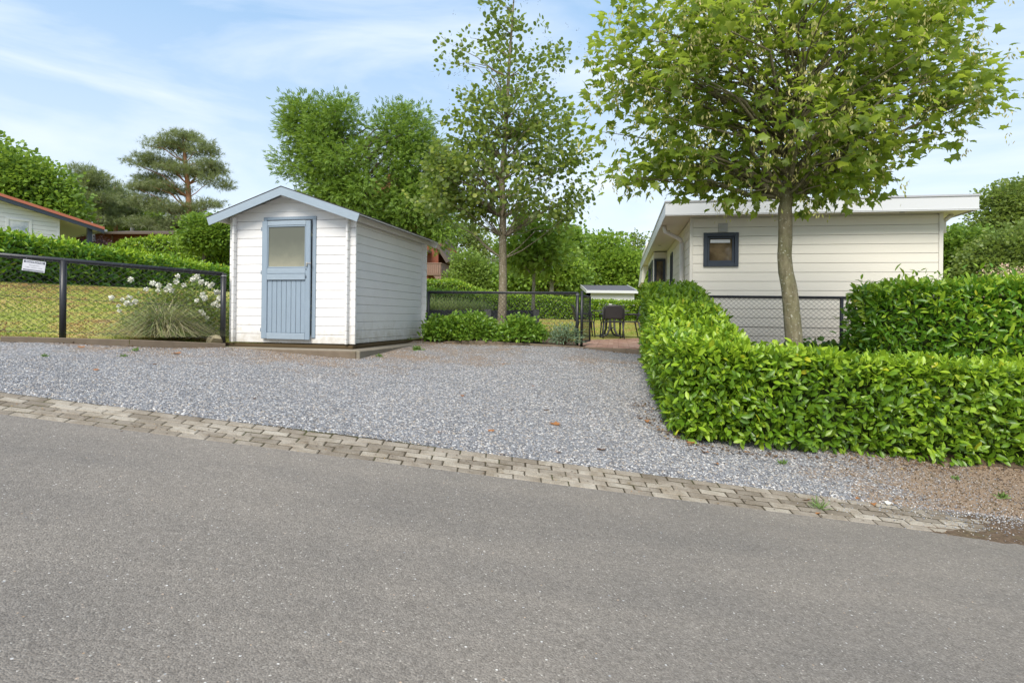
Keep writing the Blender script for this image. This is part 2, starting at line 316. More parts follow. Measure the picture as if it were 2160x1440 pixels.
M['cones'] = simple('alder_cones', (.12,.10,.05), .9, .1)
M['ash'] = leafmat('ash_leaf', [(0,(.10,.19,.025)),(.5,(.18,.30,.04)),(1,(.31,.44,.07))], .5, .42)
M['oak'] = leafmat('oak_leaf', [(0,(.10,.19,.03)),(.5,(.17,.29,.035)),(1,(.28,.41,.05))], .5, .42)
M['dimtree'] = leafmat('olive_leaf', [(0,(.12,.18,.05)),(.5,(.20,.27,.065)),(1,(.31,.37,.09))], .5, .42)
M['lime'] = leafmat('lime_green_leaf', [(0,(.14,.25,.03)),(.5,(.23,.37,.04)),(1,(.36,.49,.06))], .5, .45)
M['pine'] = leafmat('pine_needle', [(0,(.15,.19,.09)),(.5,(.24,.28,.13)),(1,(.36,.37,.19))], .5, .35)
M['grassy'] = leafmat('ornamental_grass', [(0,(.3,.32,.12)),(.3,(.36,.42,.15)),(.5,(.5,.47,.24)),(.75,(.62,.51,.33)),(1,(.72,.62,.46))], .6, .3, tcol=(.3,.28,.1))
M['grassgreen'] = leafmat('green_blades', [(0,(.09,.17,.04)),(1,(.2,.3,.08))], .55, .3)
M['grasspale'] = leafmat('pale_plumes', [(0,(.3,.4,.10)),(.6,(.48,.56,.2)),(1,(.62,.6,.4))], .6, .35, tcol=(.4,.45,.15))
M['turf0'] = leafmat('turf_blade', [(0,(.13,.18,.03)),(.45,(.22,.25,.06)),(.75,(.33,.28,.10)),(1,(.38,.25,.12))], .7, .3, tcol=(.3,.3,.08))
m, t = newmat('turf_blade_patchy'); v = ocoord(t); n = noise(t, .85, 8, .75, v, .8); r = ramp(t, [(.38,(.26,.35,.06)),(.48,(.35,.42,.09)),(.525,(.44,.41,.13)),(.555,(.52,.31,.14)),(.595,(.26,.17,.09)),(.65,(.30,.36,.08))]); t.links.new(n.outputs[0], r.inputs[0])
g = N(t, 'ShaderNodeNewGeometry'); gr_ = ramp(t, [(0,(.6,.6,.6)),(1,(1.1,1.1,1.1))]); t.links.new(g.outputs['Random Per Island'], gr_.inputs[0]); finish(m, t, mixc(t, 1, r.outputs[0], gr_.outputs[0], 'MULTIPLY'), .9, .1); M['turf'] = m
M['rose_leaf'] = leafmat('rose_leaf', [(0,(.12,.19,.04)),(.5,(.24,.32,.07)),(.85,(.38,.37,.10)),(1,(.42,.26,.11))], .45, .4)
M['petal'] = leafmat('rose_petal', [(0,(.75,.75,.66)),(1,(.88,.87,.8))], .6, .3, tcol=(.8,.8,.7))
M['pinkplume'] = leafmat('pink_flower', [(0,(.55,.36,.27)),(.5,(.7,.52,.42)),(1,(.62,.62,.3))], .6, .3, tcol=(.7,.5,.4))
M['shrub'] = leafmat('shrub_leaf', [(0,(.09,.19,.022)),(.5,(.17,.32,.03)),(1,(.31,.46,.05))], .42, .42)
M['ivy'] = leafmat('ivy_leaf', [(0,(.04,.11,.02)),(.6,(.08,.18,.024)),(1,(.16,.28,.045))], .38, .28)
M['conifer'] = leafmat('cypress_leaf', [(0,(.14,.22,.04)),(1,(.27,.38,.07))], .6, .4)
M['deadleaf'] = leafmat('fallen_leaf', [(0,(.16,.06,.025)),(.5,(.34,.14,.045)),(.85,(.48,.24,.06)),(1,(.55,.45,.08))], .7, .15, tcol=(.4,.2,.05))
M['deadbits'] = leafmat('leaf_scraps', [(0,(.05,.03,.02)),(.5,(.16,.10,.055)),(.85,(.32,.19,.09)),(1,(.45,.33,.14))], .8, .1, tcol=(.3,.2,.08))
M['purple'] = leafmat('purple_leaf', [(0,(.06,.03,.04)),(1,(.2,.11,.12))], .5, .2, tcol=(.2,.1,.1))
M['rooftile_red'] = paint('orange_roof_tile', (.5,.16,.10), .7, .2, 20)
M['rooftile_dark'] = paint('brown_roof', (.11,.085,.07), .85, .3, 10)
M['chalet_red'] = wood('red_brown_boards', (.15,.042,.022), (.24,.075,.038), .6, (14,14,1))
M['chalet_trim'] = wood('weathered_trim', (.16,.10,.075), (.28,.19,.15), .7, (2,2,14))
M['slate'] = paint('dark_slate', (.035,.037,.042), .6, .3, 8)
M['granite'] = paint('grey_granite', (.17,.17,.17), .8, .4, 30)
M['shed_felt'] = paint('grey_roof_felt', (.10,.10,.115), .9, .2, 12)
M['plastic'] = simple('dark_plastic', (.045,.045,.05), .45, .5)
M['plastic_g'] = simple('grey_plastic', (.12,.12,.125), .45, .5)
M['rock'] = paint('rock', (.36,.31,.2), .9, .4, 12)
M['steel'] = simple('steel', (.5,.48,.42), .35, .5, .9)
M['galv'] = simple('galvanised', (.42,.42,.42), .45, .5, .6)
M['sign_white'] = simple('sign_face', (.74,.74,.78), .4, .5)
M['sign_navy'] = simple('sign_navy', (.03,.04,.07), .5, .4)
M['sign_grey'] = simple('sign_grey', (.2,.2,.22), .5, .4)
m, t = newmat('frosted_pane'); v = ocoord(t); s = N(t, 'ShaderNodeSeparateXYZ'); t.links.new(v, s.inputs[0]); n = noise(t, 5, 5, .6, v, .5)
a = math_(t, 'ADD', math_(t, 'MULTIPLY', math_(t, 'SUBTRACT', 1.66, s.outputs[2]), 1.5), math_(t, 'MULTIPLY', math_(t,'SUBTRACT', n.outputs[0], .5), .35))  # paler towards the bottom: bright interior put into the pane colour
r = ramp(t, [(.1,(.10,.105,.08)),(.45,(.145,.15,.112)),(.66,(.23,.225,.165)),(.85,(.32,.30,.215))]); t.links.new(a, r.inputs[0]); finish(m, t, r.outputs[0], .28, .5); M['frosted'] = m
m, t = newmat('glass_dark'); v = ocoord(t); n = noise(t, 2.5, 4, .6, v, .5); r = ramp(t, [(.3,(.03,.02,.012)),(.7,(.16,.12,.07))]); t.links.new(n.outputs[0], r.inputs[0]); finish(m, t, r.outputs[0], .06, .8); M['glass'] = m
m, t = newmat('glass_pale'); v = ocoord(t); n = noise(t, 2.2, 4, .6, v, .5); r = ramp(t, [(.35,(.25,.3,.38)),(.65,(.62,.63,.64))]); t.links.new(n.outputs[0], r.inputs[0]); finish(m, t, r.outputs[0], .15, .6); M['glass_pale'] = m
m, t = newmat('patio_clay'); v = ocoord(t); g = N(t, 'ShaderNodeNewGeometry'); r = ramp(t, [(0,(.26,.15,.11)),(.5,(.34,.215,.165)),(1,(.42,.29,.23))]); t.links.new(g.outputs['Random Per Island'], r.inputs[0])
n = noise(t, 3, 6, .65, v); nr = ramp(t, [(.35,(.75,.75,.6)),(.6,(1.05,1,1))]); t.links.new(n.outputs[0], nr.inputs[0]); finish(m, t, mixc(t, 1, r.outputs[0], nr.outputs[0], 'MULTIPLY'), .8, .3, n.outputs[0], .3, .003); M['patio'] = m
# ------------------------------------------------------------------ leaf templates (triangles)
def tpl_oval(wd, fold=.12, droop=.12):
    v = [(0,0,0),(-wd*.42,.3,fold*wd),(-wd*.5,.58,fold*wd*.8),(-wd*.28,.85,-droop*.4),(0,1,-droop),(wd*.28,.85,-droop*.4),(wd*.5,.58,fold*wd*.8),(wd*.42,.3,fold*wd),(0,.32,-fold*wd*.4),(0,.68,-droop*.35)]
    f = [(0,8,1),(1,8,9),(1,9,2),(2,9,3),(3,9,4),(4,9,5),(5,9,6),(6,9,7),(7,9,8),(7,8,0)]
    return np.array(v), np.array(f)
def tpl_maple():
    a = [(0,0),(.18,-.04),(.46,-.10),(.40,.10),(.58,.34),(.33,.36),(.30,.55),(.16,.58),(0,1.0)]
    pts = [(x,y+.12) for x,y in a]+[(-x,y+.12) for x,y in a[-2:0:-1]]
    v = [(x,y,-.25*abs(x)**1.3-.12*y*y) for x,y in pts]+[(0,.42,.03)]
    n = len(pts); f = [(i,(i+1)%n,n) for i in range(n)]
    return np.array(v), np.array(f)
def tpl_tri(): return np.array([(-.45,.1,0),(.15,-.1,.05),(.5,.5,-.1),(.1,.95,.05),(-.4,.75,.1)]), np.array([(0,1,2),(0,2,3),(0,3,4)])
def tpl_round():
    v = [(0,0,0),(.36,.2,.03),(.45,.6,-.02),(.2,.95,-.08),(-.2,.95,-.08),(-.45,.6,-.02),(-.36,.2,.03)]
    return np.array(v), np.array([(0,1,2),(0,2,3),(0,3,4),(0,4,5),(0,5,6)])
def tpl_pinnate(k=4):
    V, T = [], []
    for i in range(k):
        for s in (-1,1):
            y = .2+.7*i/k; n = len(V); L_ = .34*(1-.25*i/k)
            V += [(0,y,0),(s*L_*.5,y-.06,-.04),(s*L_,y+L_*.35,-.12),(s*L_*.42,y+L_*.5,-.02)]; T += [(n,n+1,n+2),(n,n+2,n+3)]
    n = len(V); V += [(0,.82,0),(.08,.95,0),(0,1.2,-.12),(-.08,.95,0)]; T += [(n,n+1,n+2),(n,n+2,n+3)]
    return np.array(V), np.array(T)
def tpl_tuft(k=9, w_=.035, seed=1):
    r_ = np.random.default_rng(seed); V, T = [], []
    for i in range(k):
        d = r_.normal(size=3); d[1] = abs(d[1])+.6; d /= np.linalg.norm(d); s = np.cross(d, (0,0,1)); s = s/np.linalg.norm(s)*w_; n = len(V)
        V += [tuple(-s),tuple(s),tuple(d*r_.uniform(.7,1.1))]; T.append((n,n+1,n+2))
    return np.array(V), np.array(T)
def unit(a): return a/np.maximum(np.linalg.norm(a, axis=-1, keepdims=True), 1e-9)
def scatter(tpl, pos, ydir, nrm, sc):
    V, T = tpl; y = unit(ydir); x = unit(np.cross(y, nrm)); z = np.cross(x, y); n = len(pos)
    sc = np.broadcast_to(np.asarray(sc, float).reshape(-1,1,1) if np.ndim(sc) else np.full((1,1,1), sc), (n,1,1))
    W = pos[:,None,:]+sc*(V[None,:,0:1]*x[:,None,:]+V[None,:,1:2]*y[:,None,:]+V[None,:,2:3]*z[:,None,:])
    TT = (T[None]+(np.arange(n)*len(V))[:,None,None])
    return W.reshape(-1,3), TT.reshape(-1,3)
def leaves(name, tpl, pos, ydir, nrm, sc, mat, parent=None, origin=None, mi=None, smooth=False):
    V, T = scatter(tpl, pos, ydir, nrm, sc)
    if origin is not None: V = V-np.array(origin)
    if mi is not None: mi = np.repeat(mi, len(tpl[1]))
    return link(name, mesh_np(V, T, mi), mat, parent, smooth)
# ================================================================== the setting
def sheet(name, xs, ys, zf, mat, kind='structure', smooth=True):
    X, Y = np.meshgrid(xs, ys); Z = zf(X, Y); V = np.stack([X.ravel(), Y.ravel(), Z.ravel()], 1)
    ny, nx = X.shape; i = np.arange(ny-1)[:,None]*nx+np.arange(nx-1)[None]; i = i.ravel()
    T = np.concatenate([np.stack([i,i+1,i+nx+1],1), np.stack([i,i+nx+1,i+nx],1)])
    o = link(name, mesh_np(V, T), mat, None, smooth); o['kind'] = kind; return o
def bumps(x, y, a=.012): return a*(np.sin(x*3.1+y*1.7)+np.sin(x*1.3-y*2.9+1)+np.sin(x*5.3+y*4.1+2)*.5)
near = np.concatenate([np.linspace(-40,-9,32)[:-1], np.linspace(-9,9,91)[:-1], np.linspace(9,40,32)])
far = np.concatenate([[-900,-400,-200,-100,-60], near, [60,100,200,400,900]])
ysg = np.concatenate([[-60,-20,-9,-4,0,2,3.4,4.2,4.6], np.linspace(4.77,14,60), np.linspace(14.4,46,50), [60,80,120,200,400,900,1800]])
def zground(X, Y):
    z = G(X, Y)
    return np.where(Y < 4.7, z-.35, z-.02)
sheet('ground', far, ysg, zground, M['lawn'])
# road
KF = 4.345
def zroad(X, Y): return KZ(X)-.058-.012*np.clip((KF-Y)/3, 0, 1)+.02*np.clip((KF-Y-3)/4, 0, 1)+.0015*np.sin(X*2+Y)
sheet('road', np.linspace(-40,40,161), np.concatenate([np.linspace(-14,0,15), np.linspace(.25,KF+.004,40)]), zroad, M['asphalt'])
# kerb: bed of soil and four rows of blocks laid in running bond
def zkerb(X, Y): return KZ(X)-.058*(4.78-Y)/.43
sheet('kerb_bed', np.linspace(-16,16,161), np.linspace(KF-.01,4.80,9), lambda X, Y: zkerb(X, Y)-.0035+.003*np.clip((Y-4.77)*60,0,1), M['joint'])
b = MB()
for row in range(5):
    y1 = 4.773-row*.0865; y0 = y1-.0775; x = -13+(row%2)*.102+random.random()*.02; Lb = .205
    while x < 9:
        dz = max(-.0018, min(.004, random.gauss(.0008, .0017))); tw = random.gauss(0, .003); g = .0022+random.random()*.0015
        if x > 6: break
        q = [(x+g,y0),(x+Lb-g,y0),(x+Lb-g,y1),(x+g,y1)]; c = .007; n = len(b.v)
        yy = [y0+.002+tw, y0+.002-tw, y1-.002-tw, y1-.002+tw]
        lo = [(q[k][0], yy[k], zkerb(q[k][0], yy[k])+dz-.05) for k in range(4)]; mi_ = [(q[k][0], yy[k], zkerb(q[k][0], yy[k])+dz-c+.001) for k in range(4)]
        cx = [c,-c,-c,c]; cy = [c,c,-c,-c]; hi = [(q[k][0]+cx[k], yy[k]+cy[k], zkerb(q[k][0], yy[k])+dz+.001) for k in range(4)]
        b.add(lo+mi_+hi, [(0,1,5,4),(1,2,6,5),(2,3,7,6),(3,0,4,7),(4,5,9,8),(5,6,10,9),(6,7,11,10),(7,4,8,11),(8,9,10,11)])
        x += Lb+g*.5
b.build('kerb_paving', M['kerb_block'])['kind'] = 'structure'
# soil washed over the right-hand end of the kerb
def nz(X, Y):
    r = 0
    for k, (a, b_, c) in enumerate(((2.1,3.7,.3),(5.3,-4.1,1.1),(9.7,8.3,2.2),(17.,-21.,.7),(31.,27.,1.9),(47,-61,.2))): r = r+np.sin(X*a+Y*b_+c+1.3*np.sin(Y*a*.7-X*b_*.4))/(1+k*.75)
    return r
def zwash(X, Y):
    f = np.clip((X-2.3)/2.2, 0, 1.2); edge = np.clip((4.52-Y)*2.2, 0, .35)
    return zkerb(X, Y)-.013+.020*f+.018*edge*np.clip((X-.8)/2,0,1)+nz(X, Y)*.0034*np.clip(f+edge,0,1)
sheet('soil_wash', np.linspace(.8,16,760), np.linspace(KF-.07,4.84,34), lambda X, Y: np.where(Y < KF, np.minimum(zwash(X,Y), zroad(X,Y)+.006*np.clip((X-1.5)/2,0,1)-.004+nz(X,Y)*.002), zwash(X,Y)), M['soil'])
# gravel forecourt
BX = np.array([-14,-8.5,-6.6,-4.6,-2.35,-1.9,-.7,1.1,1.3,2.3,4.0,9]); BY = np.array([5.2,6.55,7.55,8.95,9.1,11.3,11.05,10.85,10.92,10.12,8.0,7.6])
xs = np.linspace(-13, 9, 221); tt = np.linspace(0, 1, 60)
X = np.tile(xs, (60,1)); Yb = np.interp(xs, BX, BY); Y = 4.772+(Yb[None]-4.772)*tt[:,None]
Z = G(X, Y)-.004+.016*np.clip((Y-4.775)*14, 0, 1)+bumps(X, Y, .008)*np.clip((Y-4.8)*3, 0, 1)
i = (np.arange(59)[:,None]*221+np.arange(220)[None]).ravel()
T = np.concatenate([np.stack([i,i+1,i+222],1), np.stack([i,i+222,i+221],1)])
o = link('gravel_driveway', mesh_np(np.stack([X.ravel(),Y.ravel(),Z.ravel()],1), T), M['gravel'], None, True); o['kind'] = 'structure'
def zgravel(x, y): return G(x, y)-.004+.016*np.clip((y-4.775)*14, 0, 1)+bumps(x, y, .008)*np.clip((y-4.8)*3, 0, 1)
# loose stones over it
def stones(name, n, xr, keep, smin, smax, dens=None):
    oct_ = np.array([(1,0,0),(0,1,0),(-1,0,0),(0,-1,0),(0,0,.7),(0,0,-.7)]); tri = np.array([(0,1,4),(1,2,4),(2,3,4),(3,0,4),(1,0,5),(2,1,5),(3,2,5),(0,3,5)])
    x = rng.uniform(*xr, n); t_ = rng.uniform(0, 1, n)**1.15; y = 4.78+(np.interp(x, BX, BY)-4.8)*t_
    k = keep(x, y); x, y = x[k], y[k]; n = len(x)
    s = rng.uniform(smin, smax, n)*(1+.0*y); R = rng.normal(size=(n,4)); R /= np.linalg.norm(R, axis=1)[:,None]
    a,b_,c,d = R.T; RM = np.stack([1-2*(c*c+d*d),2*(b_*c-a*d),2*(b_*d+a*c),2*(b_*c+a*d),1-2*(b_*b_+d*d),2*(c*d-a*b_),2*(b_*d-a*c),2*(c*d+a*b_),1-2*(b_*b_+c*c)],1).reshape(n,3,3)
    J = oct_[None]*rng.uniform(.6, 1.2, (n,6,1))
    V = np.einsum('nij,nkj->nki', RM, J)*s[:,None,None]; V[...,2] *= .7
    V += np.stack([x, y, zgravel(x, y)+s*.25], 1)[:,None]
    T = tri[None]+(np.arange(n)*6)[:,None,None]
    return link(name, mesh_np(V.reshape(-1,3), T.reshape(-1,3)), M['stones'])
def keepf(x, y):
    p = np.clip(1.15-(x-2.2)*.42, .12, 1)*np.clip(1.25-(y-7.6)*.35, .25, 1)
    return (rng.uniform(0, 1, len(x)) < p) & ~((x > 4.2) & (y < 4.9))
o = stones('gravel_stones', 90000, (-5.2, 6.2), keepf, .004, .010); tag(o, 'loose blue-grey stone chippings covering the driveway', 'gravel', kind='stuff')
_bx, _by = BX, BY
BX, BY = np.array([0,20.]), np.array([4.80,4.80])
def washstones():
    global zgravel
    keep_z = zgravel; zgravel = lambda x, y: zkerb(x, y)+.004
    n0 = 5200; x = rng.uniform(2.2,6.2,n0)
    BXs = None
    o = None
    oct_ = np.array([(1,0,0),(0,1,0),(-1,0,0),(0,-1,0),(0,0,.7),(0,0,-.7)]); tri = np.array([(0,1,4),(1,2,4),(2,3,4),(3,0,4),(1,0,5),(2,1,5),(3,2,5),(0,3,5)])
    y = 4.85-rng.exponential(.16, n0); k = (y > 4.30) & (rng.uniform(0,1,n0) < np.clip((x-2.2)/2,0.06,1)*np.clip(1.2-np.abs(x-4.6)*.25,.2,1)); x, y = x[k], y[k]; n = len(x); s = rng.uniform(.004,.009,n)
    V = oct_[None]*rng.uniform(.6,1.2,(n,6,1))*s[:,None,None]+np.stack([x,y,zkerb(x,y)+.008*np.clip((x-2.3)/2,0,1.2)+s*.3],1)[:,None]
    T = tri[None]+(np.arange(n)*6)[:,None,None]; zgravel = keep_z
    return link('kerb_grit', mesh_np(V.reshape(-1,3), T.reshape(-1,3)), M['stones'])
o = washstones(); tag(o, 'pale chippings washed over the soil-covered end of the kerb', 'gravel', kind='stuff')
BX, BY = _bx, _by
# crumbs of earth and leaf litter
def keepc(x, y): return (x > 2.4) & (rng.uniform(0,1,len(x)) < np.clip((x-2.4)/1.6, 0, 1))
o = stones('soil_crumbs', 26000, (2.4, 6.6), keepc, .003, .010); o.data.materials.clear(); o.data.materials.append(M['soil']); tag(o, 'crumbled brown earth on the bare verge', 'soil', kind='stuff')
def litter(name, label, pts, n, wd, smin, smax):
    P_ = np.array(pts, float); seg = rng.integers(0, len(P_)-1, n); u = rng.uniform(0,1,(n,1)); c = P_[seg]*(1-u)+P_[seg+1]*u+rng.normal(size=(n,2))*wd
    z = np.where(c[:,1] > 4.775, zgravel(c[:,0], c[:,1]), zkerb(c[:,0], c[:,1]))+.006; pos = np.stack([c[:,0],c[:,1],z],1)
    o = leaves(name, (np.array([(-.3,0,0),(.25,.1,.08),(.4,.6,.02),(0,1,.1),(-.35,.55,.05)]), np.array([(0,1,2),(0,2,3),(0,3,4)])), pos, rdir(n)*np.array([1,1,.15]), np.array([0,0,1.])+rdir(n)*.4, rng.uniform(smin,smax,n), M['deadbits']); tag(o, label, 'litter', kind='stuff')
# patio of clay pavers behind the gate
PX0, PX1, PY0, PY1 = 1.27, 7.6, 9.6, 17.6
def pfront(x): return 11.0-.78*(x-1.3) if x < 2.9 else 9.75
def zpatio(x, y): return G(x, y)*0+EZ-.545+.0*x
sheet('patio_bed', np.linspace(PX0,PX1,10), np.linspace(PY0-.15,PY1,60), lambda X, Y: np.where(Y > np.interp(X,[1.3,2.9,9],[11.0,9.75,9.75])+.12, EZ-.553, EZ-.9), M['joint'])
b = MB(); th = math.radians(-10); q = .205; q2 = .1025
for i in range(-40, 60):
    for j in range(-40, 60):
        u0, v0 = i*q, j*q
        for k in range(2):
            if (i+j) % 2: a0, a1 = (u0, v0+k*q2), (u0+q, v0+(k+1)*q2)
            else: a0, a1 = (u0+k*q2, v0), (u0+(k+1)*q2, v0+q)
            g = .0022; cs = [(a0[0]+g,a0[1]+g),(a1[0]-g,a0[1]+g),(a1[0]-g,a1[1]-g),(a0[0]+g,a1[1]-g)]
            W = [(4+x*math.cos(th)-y*math.sin(th), 13+x*math.sin(th)+y*math.cos(th)) for x, y in cs]
            if any(not (PX0 < x < PX1 and pfront(x) < y < PY1) for x, y in W): continue
            z = EZ-.545+random.gauss(0, .0012); b.add([(x,y,z-.01) for x, y in W]+[(x,y,z) for x, y in W], [(4,5,6,7),(0,1,5,4),(1,2,6,5),(2,3,7,6),(3,0,4,7)])
b.build('patio_paving', M['patio'])['kind'] = 'structure'
# ------------------------------------------------------------------ edging boards
def edging(label, pts, h=.10, w_=.05, zoff=.0):
    r = empty('edging_kerb', (pts[0][0], pts[0][1], pts[0][2]), 0, label, 'edging', 'low edging round the gravel')
    o = Vector(pts[0])
    for k in range(len(pts)-1):
        a, c = Vector(pts[k]), Vector(pts[k+1]); d = (c-a); n = Vector((-d.y, d.x, 0)).normalized()*w_; a = a+d.normalized()*.004; c = c-d.normalized()*.004
        vs = []
        for p in (a, c):
            for off, z in ((0,-h),(0,-.008),(.008,0),(w_-.008,0),(w_,-.008),(w_,-h)): vs.append(p-o+n.normalized()*off+Vector((0,0,z)))
        b = MB().add(vs, [(i, i+6, (i+1)%6+6, (i+1)%6) for i in range(6)]+[tuple(range(5,-1,-1)), tuple(range(6,12))])
        b.build('edging_board', M['edging'], r)
    return r
def at(px, py, Z): return tuple(P(px, py, Z))
edging('weathered edging along the lawn under the sloping left fence', [at(-330,690,6.4), at(0,709,7.42), at(273,716,8.15), at(476,724,8.85)])
edging('weathered edging at the foot of the bushy bed, right of the shed', [at(868,722,11.15), at(1000,718,11.05), at(1116,724,10.85), at(1225,731,10.75)], .12)
edging('weathered edging in front of the brick patio and open gate', [(1.22,10.98,EZ-.545), (2.0,10.37,EZ-.547), (2.95,9.63,EZ-.55)], .16)
# ------------------------------------------------------------------ generic plants
def rdir(n): return unit(rng.normal(size=(n,3)))
def blob(px, py, Z, rx, rz, ry=None):
    """ellipsoid crown mass: centre under a picture point at depth Z, half sizes in metres"""
    s = Z/F; return (np.array(P(px, py, Z)), np.array([rx*s, (ry if ry else (rx+rz)/2)*s, rz*s]))
def tree(name, label, trunk, blobs, tpl, leaf, mat, bk, ncl, per, cr, flat=.6, limbs=.5, group=None, spread=.45, droop=0., category='tree', limb_r=.02, fork=None, extra=None, mix=None, shell=.55, twigmat=None, up=.9):
    base = Vector(trunk[0][0]); root = empty(name, base, 0, label, category, group); O = np.array(base)
    b = MB(); pts = [Vector(p)-base for p, r in trunk]; rs = [r for p, r in trunk]
    # smooth the trunk line a little
    P2, R2 = [], []
    for i in range(len(pts)-1):
        for k in range(3):
            f = k/3; P2.append(pts[i].lerp(pts[i+1], f)+(Vector((random.gauss(0,.05),random.gauss(0,.05),0))*rs[i] if (i or k) else Vector())); R2.append(rs[i]*(1-f)+rs[i+1]*f)
    P2.append(pts[-1]); R2.append(rs[-1]); b.tube(P2, R2, 12)
    wts = np.array([np.prod(r) for c, r in blobs])**.75; wts /= wts.sum(); cc = []
    which = rng.choice(len(blobs), ncl, p=wts)
    for k in which:
        c, r = blobs[k]; d = rdir(1)[0]; cc.append(c+d*r*rng.uniform(shell, 1)**.6)
    cc = np.array(cc)
    for c in cc:
        if random.random() > limbs: continue
        e = Vector(c)-base; cand = [i for i, p in enumerate(P2) if i >= len(P2)*(fork if fork else .35) and p.z < e.z+.3*abs(e.x-p.x)]
        hz = [abs(p.z-(e.z-.55*math.hypot(e.x-p.x, e.y-p.y)))+random.random()*.25*max(r_ for r_ in blobs[0][1]) for p in P2]
        lim = int(len(P2)*(fork if fork else .35)); i = min(range(lim, len(P2)), key=lambda q_: hz[q_])
        s = P2[i]; mid = s.lerp(e, .5)+Vector((random.gauss(0,.06),random.gauss(0,.06),.10+random.gauss(0,.05)))*(e-s).length
        rr = min(R2[i]*.55, limb_r*(1+random.random()))
        q1 = s.lerp(mid, .5)+Vector((0,0,-.03*(e-s).length))
        b.tube([s, q1, mid, mid.lerp(e,.55), e], [rr, rr*.8, rr*.55, rr*.35, rr*.12], 5, False)
    b.build('trunk', bk, root, True)
    idx = np.repeat(np.arange(ncl), per); n = len(idx); rel = np.clip(rng.normal(size=(n,3)), -1.7, 1.7)*cr*np.array([1,1,flat]); pos = cc[idx]+rel
    cen = np.mean([c for c, r in blobs], axis=0)
    yd = rel/cr*.8+rdir(n)*.7+unit(pos-cen)*.6+np.array([0,0,-droop]); nm = rdir(n)*spread*1.4+np.array([0,0,up])
    mats = mat if isinstance(mat, list) else [mat]
    mi = (rng.uniform(0,1,n) < (mix or 0)).astype(int) if len(mats) > 1 else None
    leaves('crown', tpl, pos, yd, nm, leaf*rng.uniform(.65,1.2,n), mats, root, O, mi)
    if extra: extra(root, O, cc)
    return root
def hedge(name, label, secs, leafsz, tpl, mats, dens, group=None, topnew=.8, frontnew=.25, core=True, jit=.05, sides=('f','b','t','s','e'), bottom=.04, ragged=0):
    """secs: list of (x, y_front... ) stations (p0 front xy, p1 back xy, zbottom, ztop) in order"""
    c0 = np.array([*((np.array(secs[0][0])+np.array(secs[0][1]))/2), secs[0][2]]); root = empty(name, tuple(c0), 0, label, 'hedge', group)
    quads = []
    S = [dict(f=np.array(a,float), b=np.array(b_,float), z0=z0, z1=z1) for a, b_, z0, z1 in secs]
    def v3(p, z): return np.array([p[0], p[1], z])
    for A, B in zip(S[:-1], S[1:]):
        zb = bottom
        if 'f' in sides: quads.append(('f', v3(A['f'],A['z0']+zb), v3(B['f'],B['z0']+zb), v3(B['f'],B['z1']), v3(A['f'],A['z1'])))
        if 'b' in sides: quads.append(('b', v3(B['b'],B['z0']+zb), v3(A['b'],A['z0']+zb), v3(A['b'],A['z1']), v3(B['b'],B['z1'])))
        if 't' in sides: quads.append(('t', v3(A['f'],A['z1']), v3(B['f'],B['z1']), v3(B['b'],B['z1']), v3(A['b'],A['z1'])))
    if 's' in sides: A = S[0]; quads.append(('e', v3(A['b'],A['z0']+bottom), v3(A['f'],A['z0']+bottom), v3(A['f'],A['z1']), v3(A['b'],A['z1'])))
    if 'e' in sides: B = S[-1]; quads.append(('e', v3(B['f'],B['z0']+bottom), v3(B['b'],B['z0']+bottom), v3(B['b'],B['z1']), v3(B['f'],B['z1'])))
    PP, YY, NN, MI = [], [], [], []
    for kind, a, b_, c, d in quads:
        n3 = np.cross(b_-a, d-a); area = np.linalg.norm(n3); n3 = n3/area
        cnt = int(dens*area); u = rng.uniform(-.02,1.02,(cnt,1)); v = rng.uniform(0,1,(cnt,1))
        p = (a*(1-u)+b_*u)*(1-v)+(d*(1-u)+c*u)*v
        lump = np.sin(p[:,0]*5.1+p[:,2]*6)+np.sin(p[:,1]*4.3+p[:,2]*3.7+1.3)+np.sin(p[:,0]*11+p[:,1]*9+p[:,2]*8)*.6
        off = rng.uniform(-.16,.03,cnt)*(leafsz/.11)**.5+lump*.018*(leafsz/.11)**.6
        if ragged: off += (rng.uniform(0,1,cnt) < .08)*rng.uniform(0, ragged, cnt)
        p = p+n3*off[:,None]
        # corners rounded: pull points near the top edge inwards
        if kind != 't':
            hgt = v[:,0]; p -= n3*(np.clip(hgt-.88,0,1)**1.0*.35)[:,None]*.6
            p += n3*(np.sin(hgt*PI)*.03)[:,None]
        yd = n3*.45+np.array([0,0,.30 if kind != 't' else .4])+rdir(cnt)*.85
        nm = n3*.7+np.array([0,0,.55])+rdir(cnt)*.7
        if kind != 't':
            low = v[:,0] < .12; yd[low, 2] -= .7
        PP.append(p); YY.append(yd); NN.append(nm)
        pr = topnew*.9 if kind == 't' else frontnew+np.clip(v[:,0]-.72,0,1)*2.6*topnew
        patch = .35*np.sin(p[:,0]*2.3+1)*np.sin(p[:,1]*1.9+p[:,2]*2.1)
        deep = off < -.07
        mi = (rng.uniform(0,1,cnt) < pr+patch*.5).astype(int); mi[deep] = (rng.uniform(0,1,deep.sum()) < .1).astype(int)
        MI.append(mi)
    pos = np.concatenate(PP); n = len(pos)
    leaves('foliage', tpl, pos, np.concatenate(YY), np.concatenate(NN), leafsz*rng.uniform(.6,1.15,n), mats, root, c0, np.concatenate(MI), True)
    # solid dark core: the hedge's shaded inside put in by colour
    b = MB(); k = .17*min(1,(leafsz/.11))+.02; rows = []
